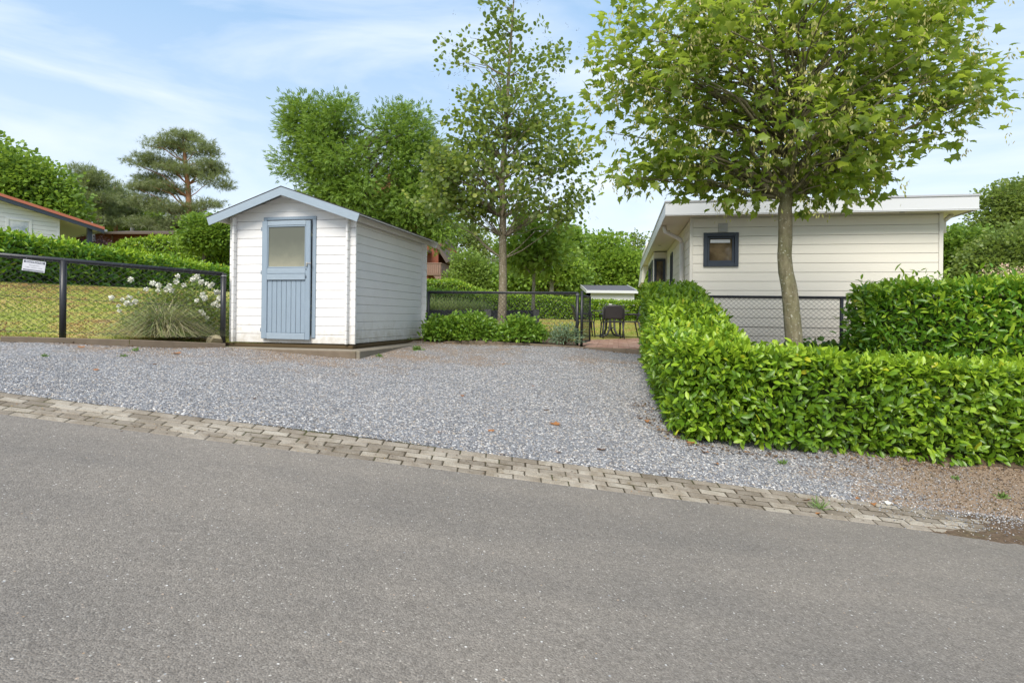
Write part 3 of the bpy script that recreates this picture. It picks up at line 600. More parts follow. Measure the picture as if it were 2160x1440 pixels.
    for i, s in enumerate(S):
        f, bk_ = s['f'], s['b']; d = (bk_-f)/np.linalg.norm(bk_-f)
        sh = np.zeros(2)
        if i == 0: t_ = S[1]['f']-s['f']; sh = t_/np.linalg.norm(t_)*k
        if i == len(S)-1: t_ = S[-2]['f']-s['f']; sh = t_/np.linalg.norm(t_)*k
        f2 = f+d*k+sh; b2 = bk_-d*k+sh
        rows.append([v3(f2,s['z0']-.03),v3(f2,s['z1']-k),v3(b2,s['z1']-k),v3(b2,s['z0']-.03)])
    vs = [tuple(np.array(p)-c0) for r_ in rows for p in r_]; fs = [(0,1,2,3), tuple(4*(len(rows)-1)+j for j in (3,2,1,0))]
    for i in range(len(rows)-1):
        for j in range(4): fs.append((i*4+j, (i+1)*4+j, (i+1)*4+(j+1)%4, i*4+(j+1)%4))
    b.add(vs, fs).build('shade_core', M['twig'], root)
    return root
# ================================================================== white garden shed
R_ = math.radians
shed = empty('garden_shed', (-2.349, 8.87, EZ-.45), -R_(12.3), 'white log-board garden shed with a grey-blue half-glazed door', 'shed')
SW, SD, PK, SLP, XC = 2.156, 3.02, 2.36, .339, -1.107
rowh = .1345
def roofz(x): return PK-.052-SLP*abs(x-XC)
def logrow(b, x0, x1, y0, y1, z0, z1, ax='x'):
    if ax == 'x': b.cbox((x0,y0,z0+.0015),(x1,y1,z1-.0015), .007)
    else: b.cbox((y0,x0,z0+.0015),(y1,x1,z1-.0015), .007)
def gable_wall(y0, y1, name, cut=None):
    b = MB()
    for i in range(18):
        z0, z1 = i*rowh, (i+1)*rowh; segs = [(-SW, 0)]
        if cut and .12 < z0 < cut[2]-.05: segs = [(-SW, cut[0]), (cut[1], 0)]
        for x0, x1 in segs:
            zt = min(z1, 9)
            if z1 <= roofz(x0)+.001 and z1 <= roofz(x1)+.001: logrow(b, x0, x1, y0, y1, z0, z1)
            else:
                xl = max(x0, XC-(PK-.052-z0)/SLP); xr = min(x1, XC+(PK-.052-z0)/SLP)
                if xr-xl < .05: continue
                top = [(x, min(z1-.002, roofz(x))) for x in np.linspace(xr, xl, 15)]
                b.prism([(xl, z0+.002), (xr, z0+.002)]+top, y0+.001, y1-.001)
    b.build(name, M['white_log'], shed)
gable_wall(0, .036, 'front_wall', (-1.5, -.70, 1.87)); gable_wall(SD-.036, SD, 'back_wall')
for x0 in (-.095-.036, -SW+.095):
    b = MB()
    for i in range(-0, 15):
        z0 = i*rowh-.5*rowh if i else 0; z1 = (i+.5)*rowh
        if z1 > roofz(x0+.02)+.02: z1 = roofz(x0+.02)-.0
        if z1-z0 < .02: continue
        for ya, yb in ((-.078,-.001),(.037,SD-.037),(SD+.001,SD+.078)): b.cbox((x0,ya,z0+.0015),(x0+.036,yb,z1-.0015), .007)
    b.build('side_wall', M['white_log'], shed)
# roof
RL = 1.28; y0, y1 = -.235, SD+.17
for s in (-1, 1):
    xe = XC+s*RL; ze = PK-SLP*RL
    b = MB(); b.prism([(XC,PK-.008),(xe,ze-.008),(xe,ze-.028),(XC,PK-.028)], y0+.02, y1-.02); b.build('roof_boards', M['soffit_white'], shed)
    b = MB(); b.prism([(XC,PK+.006),(xe+s*.012,ze+.002),(xe+s*.012,ze-.0065),(XC,PK-.0065)], y0-.006, y1+.006)
    b.build('roof_felt', M['felt'], shed)
    for yy, mt in ((y0, 'blue_rail'), (y1-.02, 'white_log')):
        b = MB(); b.prism([(XC,PK-.009),(xe,ze-.009),(xe-s*.042,ze-.125+.0),(XC,PK-.130)], yy-.002, yy+.018); b.build('fascia', M[mt], shed)
for xx in (XC, XC-RL+.18, XC+RL-.18):      # purlin ends below the roof
    z = PK-.03-SLP*abs(xx-XC); MB().cbox((xx-.025, y0+.03, z-.10-(.02 if xx == XC else .0)), (xx+.025, SD+.1, z-.012), .006).build('purlin', M['soffit_white'], shed)
# door frame
b = MB(); yb = -.018
b.cbox((-1.55,yb,.085),(-1.49,.03,1.937)); b.cbox((-.712,yb,.085),(-.65,.03,1.889)); b.cbox((-1.488,yb-.004,1.889),(-.648,.03,1.939))
b.build('door_frame', M['blue_wood'], shed)
# door leaf, a little sagged and standing proud on the lock side
door = empty('door', (-1.545, -.022, 0), -R_(.9)); door.parent = shed
def dx(x): return x+1.545
MB().cbox((0,-.038,.066),(.095,-.004,1.873)).build('stile', M['blue_wood'], door); MB().cbox((dx(-.79),-.038,.058),(dx(-.712),-.004,1.868)).build('stile', M['blue_wood'], door)
for d_, z0_, z1_ in ((.037,1.80,1.872),(.037,1.062,1.150),(.048,.965,1.058),(.041,.060,.157)): MB().cbox((.096,-d_,z0_),(dx(-.791),-.004,z1_)).build('rail', M['blue_rail'], door)
b = MB(); wv = (dx(-.791)-.096)/8
for i in range(8): b.cbox((.096+i*wv+.002,-.024,.159),(.096+(i+1)*wv-.002,-.010,.963), .005)
b.build('lower_panel', M['blue_wood'], door)
b = MB(); 
for a0, a1 in (((.097,-.033,1.778),(dx(-.793),-.012,1.7985)),((.097,-.033,1.152),(dx(-.793),-.012,1.170)),((.097,-.033,1.171),(.113,-.012,1.777)),((dx(-.809),-.033,1.171),(dx(-.793),-.012,1.777))): b.cbox(a0, a1, .004)
b.build('glazing_bead', M['blue_wood'], door)
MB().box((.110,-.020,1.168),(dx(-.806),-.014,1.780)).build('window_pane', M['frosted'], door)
for z in (.2, 1.08, 1.75): MB().tube([(-.004,-.042,z-.03),(-.004,-.042,z+.03)], .007, 8).build('hinge', M['blue_wood'], door)
MB().tube([(dx(-.775),-.041,1.125),(dx(-.775),-.0395,1.125)], .009, 10).build('screw_hole', M['black'], door)
MB().cbox((dx(-.782),-.0405,.99),(dx(-.768),-.039,1.03), .001).build('keyhole', M['black'], door)
pl = MB().cbox((dx(-.772),-.062,1.172),(dx(-.748),-.046,1.204), .003).tube([(dx(-.766),-.054,1.203),(dx(-.766),-.054,1.222),(dx(-.760),-.054,1.228),(dx(-.754),-.054,1.222),(dx(-.754),-.054,1.203)], .003, 6).build('padlock', M['steel'], door)
MB().cbox((dx(-.765),-.047,1.207),(dx(-.69),-.041,1.229), .002).tube([(dx(-.70),-.05,1.218),(dx(-.70),-.062,1.218)], .012, 8).build('hasp', M['galv'], door)
# plinth under the shed
pl = empty('shed_plinth', (-2.349, 8.87, EZ-.53), -R_(12.3), 'mossy concrete slab edged with kerb boards beneath the white shed', 'plinth')
MB().cbox((-2.25,-.24,-.30),(.165,SD+.35,.012), .01).build('slab', M['concrete'], pl)
b = MB().cbox((-2.35,-.03,.013),(-.02,.10,.066)).cbox((-.11,.12,.013),(-.03,SD+.02,.068)); b.build('bearer', M['twig_b'], pl)
b = MB()
for k in range(3): b.cbox((.172,-.30+k*1.15+.003,-.35),(.232,-.30+(k+1)*1.15-.003,.006), .010)
b.build('kerb_board', M['concrete'], pl)
MB().cbox((-1.2,-.30,-.35),(.169,-.245,.0), .010).cbox((-2.3,-.30,-.35),(-1.205,-.245,.0), .010).build('kerb_board', M['edging'], pl)
MB().cbox((.245,.05,-.35),(.30,1.5,-.085), .010).build('lower_step', M['edging'], pl)
# ================================================================== chain-link fences
def fence(label, posts, pr, wirew, wireh, wr, ties=True, ovr=0, first=True, cat='fence', skip=()):
    """posts: list of (x, y, zbottom, ztop)"""
    o = Vector(posts[0][:3]); root = empty('chain_link_fence', o, 0, label, cat, 'chain-link fences')
    tops = [Vector((x,y,z1)) for x,y,z0,z1 in posts]; d0 = (tops[1]-tops[0]).normalized(); dl = (tops[-1]-tops[-2]).normalized()
    b = MB(); b.tube([tops[0]-d0*ovr-o]+[t-o for t in tops[1:-1]]+[tops[-1]-o], pr*.8, 10); b.build('top_rail', M['black'], root, True)
    for i, (x,y,z0,z1) in enumerate(posts):
        if i in skip: continue
        b = MB().tube([Vector((x,y,z0-.15))-o, Vector((x,y,z1-(pr*.2 if 0 < i < len(posts)-1 else -.012)))-o], pr, 14)
        q = b.build('post', M['black'], root, True)
        if i in (0, len(posts)-1) and i != 0: MB().tube([Vector((x,y,z1-.035))-o, Vector((x,y,z1-.022))-o], pr*1.12, 14).build('clamp', M['galv'], q)
    b = MB(); 
    for i in range(len(posts)-1):
        A, B_ = posts[i], posts[i+1]; Lh = math.hypot(B_[0]-A[0], B_[1]-A[1]); n = int(Lh/wirew*2)
        dirv = Vector(((B_[0]-A[0])/Lh, (B_[1]-A[1])/Lh, 0)); nv = Vector((dirv.y,-dirv.x,0))
        rows = int((A[3]-A[2])/wireh*2)-1
        for k in range(n):
            pts = []
            for j in range(rows):
                u = (k+((j+k) % 2))*wirew/2
                if u > Lh: continue
                f = u/Lh; zt = A[3]*(1-f)+B_[3]*f; zb = A[2]*(1-f)+B_[2]*f+.02
                z = zt-(zt-zb)*j/(rows-1); sag = .006*math.sin(u*7+j)
                pts.append(Vector((A[0],A[1],0))+dirv*(u+sag)+nv*((.003 if j % 2 else -.003)+pr*.6)+Vector((0,0,z))-o)
            if len(pts) > 2: b.tube(pts, wr, 4, False)
        for hh in (.03,.52,.97):
            p = [Vector((A[0]*(1-f)+B_[0]*f, A[1]*(1-f)+B_[1]*f, (A[3]*(1-f)+B_[3]*f)*(1-hh)+(A[2]*(1-f)+B_[2]*f+.02)*hh))+nv*pr*.7-o for f in np.linspace(0,1,8)]
            b.tube(p, wr*.9, 4, False)
    b.build('wire_mesh', M['wire'], root)
    # the wire wound round the rail
    b = MB()
    for i in range(len(posts)-1):
        a, c = tops[i], tops[i+1]; Lh = (c-a).length; dv = (c-a).normalized(); side = dv.cross(Vector((0,0,1))).normalized(); upv = side.cross(dv)
        m_ = int(Lh/wirew); pts = [a+dv*(Lh*k/(m_*6))+(side*math.cos(k*PI/3)+upv*math.sin(k*PI/3))*(pr*.8+wr*.6)-o for k in range(m_*6+1)]
        b.tube(pts, wr*.9, 4, False)
    b.build('lacing', M['wire'], root)
    return root
def fp(px, yb, yt, Z): 
    a, c = P(px, yb, Z), P(px, yt, Z); return (a.x, a.y, a.z, c.z)
pA, pB = fp(132,708,549,8.05), fp(470,718,578,9.2)
pz = tuple(2*a-c for a, c in zip(pA, pB))
fence('black sloping chain-link fence with a small sign, left of the shed', [pz, pA, pB], .040, .105, .075, .0034)
fence('black chain-link fence behind the low bushes, between shed and gate', [fp(903,713,616,12.0), fp(1217,728,618,11.15)], .030, .085, .075, .0032)
rz0 = EZ-.67
fence('black chain-link fence against the cream bungalow wall', [(2.95,10.9,rz0,EZ+.40),(5.70,10.25,rz0,EZ+.385),(8.4,9.65,rz0,EZ+.37)], .030, .085, .072, .0034)
# gate standing open
gt = empty('garden_gate', (1.30,11.05,EZ-.50), math.atan2(.85,.27), 'black mesh garden gate standing open at the patio', 'gate')
MB().tube([(-.0,0,-.06),(-.0,0,.99)], .026, 12).build('gate_post', M['black'], gt, True)
b = MB()
for a, c in (((.045,0,.03),(.045,0,.90)),((.87,0,.03),(.87,0,.90)),((.045,0,.03),(.87,0,.03)),((.045,0,.90),(.87,0,.90))): b.tube([a,c], .018, 10)
b.build('gate_frame', M['black'], gt, True)
b = MB()
for k in range(17): b.tube([(.05,.004,.06+k*.05),(.865,.004,.06+k*.05)], .003, 5, False)
for k in range(16): b.tube([(.09+k*.05,-.004,.04),(.09+k*.05,-.004,.89)], .003, 5, False)
b.build('gate_mesh', M['black'], gt)
MB().cbox((.80,-.03,.52),(.86,.03,.60)).build('latch', M['black'], gt)
# name board hanging on the fence
sp_ = Vector((-6.335,7.865,0)); ang = math.atan2(1.15,1.61)
sg = empty('fence_sign', (sp_.x+.02, sp_.y-.045, P(81,562,7.86).z), ang, 'small white name board hanging from the sloping fence rail', 'sign')
sg.rotation_euler = (R_(4), R_(6.5), ang); sg.scale = (.78,.78,.78)
MB().cbox((-.152,-.004,-.094),(.152,.004,.094), .002).build('board', M['sign_white'], sg)
b = MB().box((-.138,-.0055,.048),(.138,-.0045,.082)); b.build('name_band', M['sign_navy'], sg)
MB().box((-.138,-.0055,-.074),(.138,-.0045,-.064)).box((-.138,-.0055,-.088),(.138,-.0045,-.084)).build('lower_band', M['sign_navy'], sg)
def text(body, size, loc, mat, parent, name='lettering', bold=0, sx=1):
    cu = bpy.data.curves.new('t', 'FONT'); cu.body = body; cu.size = size; cu.align_x = 'CENTER'; cu.offset = bold; cu.resolution_u = 3
    o = bpy.data.objects.new('t', cu); COL.objects.link(o); bpy.context.view_layer.update()
    me = bpy.data.meshes.new_from_object(o.evaluated_get(bpy.context.evaluated_depsgraph_get())); bpy.data.objects.remove(o)
    q = link(name, me, mat, parent); q.location = loc; q.rotation_euler = (PI/2,0,0); q.scale = (sx,1,1); return q
text('douwkornst', .048, (0,-.0065,.053), M['sign_white'], sg, bold=.0008, sx=1.02)
text('Buxusbomen', .026, (.005,-.0055,.004), M['sign_grey'], sg)
text('T 0000 -  045 38 54 - 044 000', .0185, (0,-.0055,-.034), M['sign_grey'], sg)
for x in (-.12,.12): MB().tube([(x,-.006,.088),(x,.0,.10),(x+.01,.01,.13)], .0015, 4).build('hanging_wire', M['galv'], sg)
# ================================================================== cream bungalow on the right
hb = empty('cream_bungalow', (3.55, 11.84, EZ-.85), -R_(10.2), 'cream boarded bungalow with flat grey-white roof edge and small dark window', 'bungalow')
HW, HD, SZ = 4.52, 13.0, 2.857
def cladding(b, ax, u0, u1, face, inward, z1, holes=(), pitch=.178, z0=0):
    """horizontal boards with a fine shadow gap; holes = (ua, ub, za, zb)"""
    n = int((z1-z0)/pitch)+1; top = z1
    for i in range(n):
        zt = top-i*pitch; zb = max(z0, zt-pitch+.0085)
        if zt-.012 < z0: break
        segs = [(u0,u1)]
        cuts = [zb, zt]
        for h in holes:
            if h[2] < zt and h[3] > zb: cuts += [max(zb,h[2]), min(zt,h[3])]
        cuts = sorted(set(cuts))
        for za, zc in zip(cuts[:-1], cuts[1:]):
            if zc-za < .004: continue
            segs = [(u0,u1)]
            for h in holes:
                if h[2] < (za+zc)/2 < h[3]:
                    segs = [s for a, c in segs for s in ((a,min(c,h[0])),(max(a,h[1]),c)) if s[1]-s[0] > .005]
            for a, c in segs:
                if ax == 'x': b.box((a, min(face,face+inward), za), (c, max(face,face+inward), zc))
                else: b.box((min(face,face+inward), a, za), (max(face,face+inward), c, zc))
WX0, WX1, WZ0, WZ1 = .2475, .912, 1.88, 2.55
b = MB(); cladding(b, 'x', .045, HW-.06, 0, .03, SZ-.03, [(WX0+.03,WX1-.03,WZ0+.03,WZ1-.03)], z0=-.3)
cladding(b, 'y', .045, 6.06, 0, .03, SZ-.03, [(3.93,4.42,.9,2.57)], z0=-.3)
cladding(b, 'y', .045, HD, HW, -.03, SZ-.03, z0=-.3)
b.build('cladding', M['cream'], hb)
MB().box((.032,.032,-.3),(HW-.032,.05,WZ0+.02)).box((.032,.032,WZ1-.02),(HW-.032,.05,SZ)).box((.032,.032,WZ0+.02),(WX0+.03,.05,WZ1-.02)).box((WX1-.03,.032,WZ0+.02),(HW-.032,.05,WZ1-.02)).box((.032,.051,-.3),(.05,HD,SZ)).box((HW-.05,.051,-.3),(HW-.032,HD,SZ)).box((.05,HD-.05,-.3),(HW-.05,HD-.002,SZ)).build('wall', M['cream'], hb)
for x0, x1 in ((-.014,.044),(HW-.058,HW+.014)): MB().cbox((x0,-.014,-.3),(x1,.044,SZ-.002), .004).build('corner_trim', M['pvc_cream'], hb)
# bay on the garden side
b = MB(); cladding(b, 'x', -.375, -.002, 6.06, .03, SZ-.03, [(-.345,-.035,.7,2.62)], z0=-.3); cladding(b, 'y', 6.10, 9.2, -.38, .03, SZ-.03, [(6.4,8.6,.3,2.6)], z0=-.3); b.build('bay_cladding', M['cream'], hb)
MB().box((-.35,6.1,-.3),(-.02,9.2,SZ-.01)).build('bay_wall', M['granite'], hb)
def window(parent, ax, u0, u1, z0, z1, face, fr=.07, out=-.03, glass='glass', depth=.05, nm='window'):
    w_ = empty(nm, (0,0,0)); w_.parent = parent; s = 1 if out < 0 else -1
    def bx(b, ua, ub, za, zb, d0, d1):
        d0, d1 = face+d0, face+d1; lo, hi = min(d0,d1), max(d0,d1)
        if ax == 'x': b.cbox((ua,lo,za),(ub,hi,zb), .004)
        else: b.cbox((lo,ua,za),(hi,ub,zb), .004)
    b = MB(); bx(b,u0,u0+fr,z0,z1,out,depth*s); bx(b,u1-fr,u1,z0,z1,out,depth*s); bx(b,u0+fr+.001,u1-fr-.001,z1-fr,z1,out,depth*s); bx(b,u0+fr+.001,u1-fr-.001,z0,z0+fr,out,depth*s); b.build('frame', M['anthracite'], w_)
    f2 = fr+.002; g = fr*.55
    b = MB(); e0, e1 = 0*s, depth*s*.9
    bx(b,u0+f2,u0+f2+g,z0+f2,z1-f2,e0,e1); bx(b,u1-f2-g,u1-f2,z0+f2,z1-f2,e0,e1); bx(b,u0+f2+g+.001,u1-f2-g-.001,z1-f2-g,z1-f2,e0,e1); bx(b,u0+f2+g+.001,u1-f2-g-.001,z0+f2,z0+f2+g,e0,e1); b.build('sash', M['anthracite'], w_)
    b = MB(); bx(b,u0+f2+g,u1-f2-g,z0+f2+g,z1-f2-g,.02*s,.03*s); b.build('pane', M[glass], w_); return w_
wn = window(hb, 'x', WX0, WX1, WZ0, WZ1, 0, .075)
MB().cbox((WX0+.135,.012,WZ1-.20),(WX1-.155,.018,WZ1-.135), .002).build('blind', M['pvc_white'], wn)
window(hb, 'y', 3.9, 4.45, .85, 2.6, 0, .06, -.03); window(hb, 'x', -.36, -.03, .7, 2.63, 6.06, .045)
window(hb, 'y', 6.35, 8.65, .25, 2.62, -.38, .07)
b = MB().cbox((.53,-.022,2.56),(.705,-.001,2.735), .004)
for k in range(3): b.cbox((.55,-.032,2.585+k*.045),(.685,-.0225,2.612+k*.045), .003)
b.build('air_vent', M['alu'], hb)
# roof: soffit, fascia and metal edge
OX0, OX1, OY0, OY1 = -.526, HW+.386, -.42, HD+.4
b = MB()
for k in range(int((OX1-OX0-.1)/.10)):
    x = OX0+.05+k*.1; 
    if x+.1 > OX1-.04: break
b = MB(); y = OY0+.03
while y < OY1-.1: b.box((OX0+.03,y+.002,SZ),(OX1-.03,y+.098,SZ+.015)); y += .1
b.build('soffit', M['pvc_cream'], hb)
b = MB(); FH = .225
b.cbox((OX0,OY0,SZ-.022),(OX1,OY0+.022,SZ+FH), .003); b.cbox((OX0,OY0+.0225,SZ-.022),(OX0+.022,OY1,SZ+FH), .003); b.cbox((OX1-.022,OY0+.0225,SZ-.022),(OX1,OY1,SZ+FH), .003); b.cbox((OX0+.0225,OY1-.022,SZ-.022),(OX1-.0225,OY1,SZ+FH), .003)
b.build('fascia', M['pvc_white'], hb)
b = MB(); b.cbox((OX0-.006,OY0-.006,SZ-.001),(OX1+.006,OY0-.0005,SZ+.016), .002); b.build('drip_bead', M['pvc_white'], hb)
b = MB(); T0, T1 = SZ+FH+.001, SZ+FH+.04
b.cbox((OX0-.015,OY0-.015,T0),(OX1+.015,OY0+.05,T1), .004); b.cbox((OX0-.015,OY0+.051,T0),(OX0+.05,OY1,T1), .004); b.cbox((OX1-.05,OY0+.051,T0),(OX1+.015,OY1,T1), .004); b.build('roof_edge_trim', M['alu'], hb)
MB().box((OX0+.03,OY0+.03,SZ+.02),(OX1-.03,OY1-.03,SZ+FH-.03)).build('roof', M['felt'], hb)
for x, y in ((1.0,-.2),(3.75,-.2),(-.3,1.8),(-.3,4.6)): MB().tube([(x,y,SZ-.012),(x,y,SZ+.002)], .045, 16).build('spotlight', M['galv'], hb)
MB().cbox((-.105,1.0,-.3),(-.02,1.08,2.50), .01).tube([(-.062,1.04,2.48),(-.10,1.03,2.56),(-.30,1.0,2.66),(-.42,.98,2.72),(-.44,.98,SZ)], .045, 10).build('downpipe', M['pvc_cream'], hb, True)
MB().cbox((HW+.02,.1,2.50),(HW+.12,.25,2.72), .01).tube([(HW+.07,.17,2.70),(HW+.25,.17,SZ)], .04, 8).build('downpipe', M['pvc_cream'], hb, True)
MB().prism([(-.56,2.2),(-.47,2.2),(-.10,3.45),(-.30,3.75),(-.38,3.70)], 11.0, 14.5).build('rear_gable', M['cream'], hb)
MB().cbox((-.40,9.3,1.8),(-.385,9.38,2.1)).build('wall_lamp', M['pvc_white'], hb)
# ================================================================== low white shed beyond the garden hedge
ws = empty('white_outbuilding', tuple(P(1289,640,32)), 0, 'low white outbuilding with grey sloping felt roof behind the clipped hedge', 'outbuilding')
O = np.array(P(1289,640,32)); 
def rel(px,py,Z,O): return tuple(np.array(P(px,py,Z))-O)
xl, xr = rel(1246,617,32,O)[0], rel(1338,617,32,O)[0]; ze = rel(1289,613.5,32,O)[2]; zb_ = -1.6; zr = ze+.40
b = MB(); cladding(b, 'x', xl+.06, xr-.06, 0, .03, ze-.04, z0=zb_); b.build('wall', M['pvc_white'], ws)
MB().box((xl+.06,.04,zb_),(xr-.06,2.5,ze-.05)).prism([(.03,ze-.3),(2.5,ze-.3),(2.5,zr-.1),(.03,ze-.1)], xl+.06, xl+.09, 'x').build('side_wall', M['pvc_white'], ws)
for x in (xl, xr-.1): MB().cbox((x,-.012,zb_),(x+.1,.03,ze-.1), .004).build('corner_trim', M['pvc_white'], ws)
V = [(xl-.22,-.2,ze),(xr+.12,-.2,ze),(xr+.12,2.75,zr+.05),(xl-.22,2.75,zr+.05)]
MB().add([(x,y,z) for x,y,z in V]+[(x,y,z-.03) for x,y,z in V], [(0,1,2,3),(7,6,5,4),(0,4,5,1),(1,5,6,2),(2,6,7,3),(3,7,4,0)]).build('roof', M['shed_felt'], ws)
b = MB().cbox((xl-.26,-.24,ze-.13),(xr+.16,-.205,ze+.015), .004); b.build('fascia', M['pvc_white'], ws)
for x in (xl-.262, xr+.125):
    b = MB(); b.prism([(-.2,ze-.15),(2.75,zr-.10),(2.75,zr+.09),(-.2,ze+.04)], x, x+.035, 'x'); b.build('verge', M['pvc_white'], ws)
# ================================================================== left bungalow with the orange verge
U = Vector((.74,1,0)).normalized(); angU = math.atan2(U.y, U.x)
hl0 = P(0, 520, 24); hl = empty('orange_roofed_bungalow', (hl0.x, hl0.y, hl0.z), angU, 'white boarded bungalow with orange tiled verge, behind the far left hedge', 'bungalow')
# local x runs along the visible gable wall away from the road, local y into the house
def lz(py, px, Z): return P(px, py, Z).z-hl0.z
z0l = lz(418,0,24); sl_ = -.245
def vz(x): return z0l+sl_*x
b = MB(); pitch = .178
XW = 1.96
for i in range(26):
    zb, zt = -2+i*pitch, -2+(i+1)*pitch-.012; xr_ = min(XW, (z0l-.10-zb)/-sl_)
    if xr_ < -7: continue
    xt = min(XW, (z0l-.10-zt)/-sl_)
    b.prism([(-7,zb),(xr_,zb),(xt if xt < XW else XW,zt),(-7,zt)] if xt > -7 else [(-7,zb),(xr_,zb),(-7,zb+.05)], 0, .03)
b.build('gable_wall', M['pvc_white'], hl)
MB().prism([(-7,-2),(XW-.02,-2),(XW-.02,vz(XW)-.14),(-7,vz(-7)-.14)], .031, 3.2).build('wall', M['pvc_cream'], hl)
MB().cbox((XW-.05,-.02,-2),(XW+.03,.06,vz(XW)-.13), .004).build('corner_trim', M['pvc_white'], hl)
MB().prism([(-8,vz(-8)),(3.5,vz(3.5)),(3.5,vz(3.5)-.05),(-8,vz(-8)-.05)], -.30, 7.0).build('soffit', M['pvc_cream'], hl)
MB().prism([(-8,vz(-8)+.01),(3.56,vz(3.56)+.01),(3.56,vz(3.56)-.15),(-8,vz(-8)-.15)], -.34, -.303).build('verge_board', M['anthracite'], hl)
MB().prism([(-8,vz(-8)+.13),(3.56,vz(3.56)+.13),(3.56,vz(3.56)+.012),(-8,vz(-8)+.012)], -.36, 7.0).build('roof_tiles', M['rooftile_red'], hl)
MB().tube([(3.60,-.4,vz(3.6)-.02),(3.60,7.0,vz(3.6)-.02)], .06, 8).build('gutter', M['galv'], hl)
MB().cbox((3.0,-.10,-2),(3.18,.08,vz(3.1)-.06), .01).build('porch_post', M['anthracite'], hl)
w_ = empty('window'); w_.parent = hl
b = MB()
xa, xb, za, zb = .42, 1.22, -.35, lz(466,20,24.5)
xa = .28; xb = .92
b.cbox((xa-.11,-.03,za),(xa-.01,.02,zb+.1)).cbox((xb+.01,-.03,za),(xb+.11,.02,zb+.1)).cbox((xa-.009,-.03,zb),(xb+.009,.02,zb+.1)); b.build('frame', M['pvc_white'], w_)
MB().box((xa,-.006,za),(xb,-.002,zb)).build('pane', M['glass_pale'], w_)
# brown chalet behind it
bc0 = P(290, 520, 42); bc = empty('brown_chalet', tuple(bc0), R_(-3), 'low brown timber chalet with dark sheet roof and flue, far left', 'chalet')
def bz(py, px=290, Z=42): return P(px, py, Z).z-bc0.z
zr, ze = bz(480), bz(494)
MB().box((-6,0,-2.2),(4.2,5,ze+.1)).build('wall', M['chalet_red'], bc)
MB().prism([(-1.1,ze-.12),(-1.1,ze),(2.5,zr),(6.1,ze),(6.1,ze-.12),(2.5,zr-.12)], -7, 5, 'x').build('roof', M['rooftile_dark'], bc)
MB().prism([(-2.3,ze-.30),(-2.3,ze-.18),(.1,zr-.22),(.1,zr-.36)], -.9, 4.6, 'x').build('porch_roof', M['rooftile_dark'], bc)
for x in (-5.2,-3.6,-1.9,.4): MB().cbox((x,-.06,-2.2),(x+.14,-.003,ze-.1)).build('timber_post', M['chalet_trim'], bc)
MB().tube([(-1.55,1.6,ze+.1),(-1.55,1.6,zr+.38)], .13, 12).tube([(-1.55,1.6,zr+.36),(-1.55,1.6,zr+.42),(-1.55,1.6,zr+.55)], [.2,.2,.03], 12).build('flue', M['galv'], bc)
# furled parasol by the chalet
pp = P(194, 520, 30); ps = empty('furled_parasol', tuple(pp), 0, 'grey furled parasol beside the porch post of the orange-verged bungalow', 'parasol')
MB().tube([(0,0,-1.4),(0,0,1.25)], .025, 8).build('pole', M['galv'], ps)
MB().tube([(0,0,-.5),(0,0,-.35),(0,0,.3),(0,0,.75),(0,0,1.15)], [.10,.16,.17,.11,.03], 10).build('canopy', M['granite'], ps, True)
# red chalet with balcony in the distance
rc0 = P(930, 577, 42); rc = empty('red_chalet', tuple(rc0), R_(-6), 'red timber chalet with brown balcony on the slope, right of the shed roof', 'chalet')
MB().box((-9,1.3,-2.2),(-.5,9,2.0)).prism([(-9,1.95),(-9,5),(-4.2,7.5),(-.45,2.2),(-.3,1.6)], 1.32, 9).build('wall', M['chalet_red'], rc)
MB().prism([(-4.2,7.6),(-4.2,7.9),(.35,.95),(.15,.85)], 1.0, 9.3).build('roof', M['rooftile_dark'], rc)
MB().prism([(-9.3,1.55),(-9.3,1.72),(-1.0,1.72),(-1.0,1.55)], .0, 1.28).build('porch_roof', M['chalet_trim'], rc)
bal = MB().box((-1.3,0,-.10),(0,5.0,0)).build('balcony', M['chalet_trim'], rc)
b = MB()
for k in range(9): b.cbox((-1.28+k*.143,0-.02,.003),(-1.28+k*.143+.115,.01,.68), .004)
for k in range(34): b.cbox((-.01,.05+k*.145,.003),(.02,.05+k*.145+.12,.68), .004)
b.build('balustrade', M['chalet_trim'], bal)
MB().cbox((-1.3,-.05,.69),(.05,.05,.76)).cbox((-.04,.06,.69),(.06,5.0,.76)).build('handrail', M['chalet_trim'], bal)
for y in (.05,1.9,3.6,4.85): MB().cbox((-.12,y,-2.2),(0,y+.12,-.11)).prism([(-.13,-.12),(-.6,-.12),(-.13,-.6)], y+.02, y+.1).build('support_post', M['chalet_trim'], rc)
MB().cbox((-1.3,.2,-2.2),(-1.15,.35,1.5)).build('corner_post', M['chalet_trim'], rc)
# little hut roof far behind
ht0 = P(1036, 604, 46); ht = empty('brown_hut', tuple(ht0), R_(-35), 'tiny brown-roofed hut far behind the clipped hedge', 'hut')
MB().box((-.45,-.35,-1.8),(.45,.9,.0)).build('wall', M['chalet_trim'], ht)
MB().prism([(-.65,-.1),(0,.62),(.65,-.1),(.55,-.1),(0,.5),(-.55,-.1)], -.55, 1.1).build('roof', M['rooftile_dark'], ht)
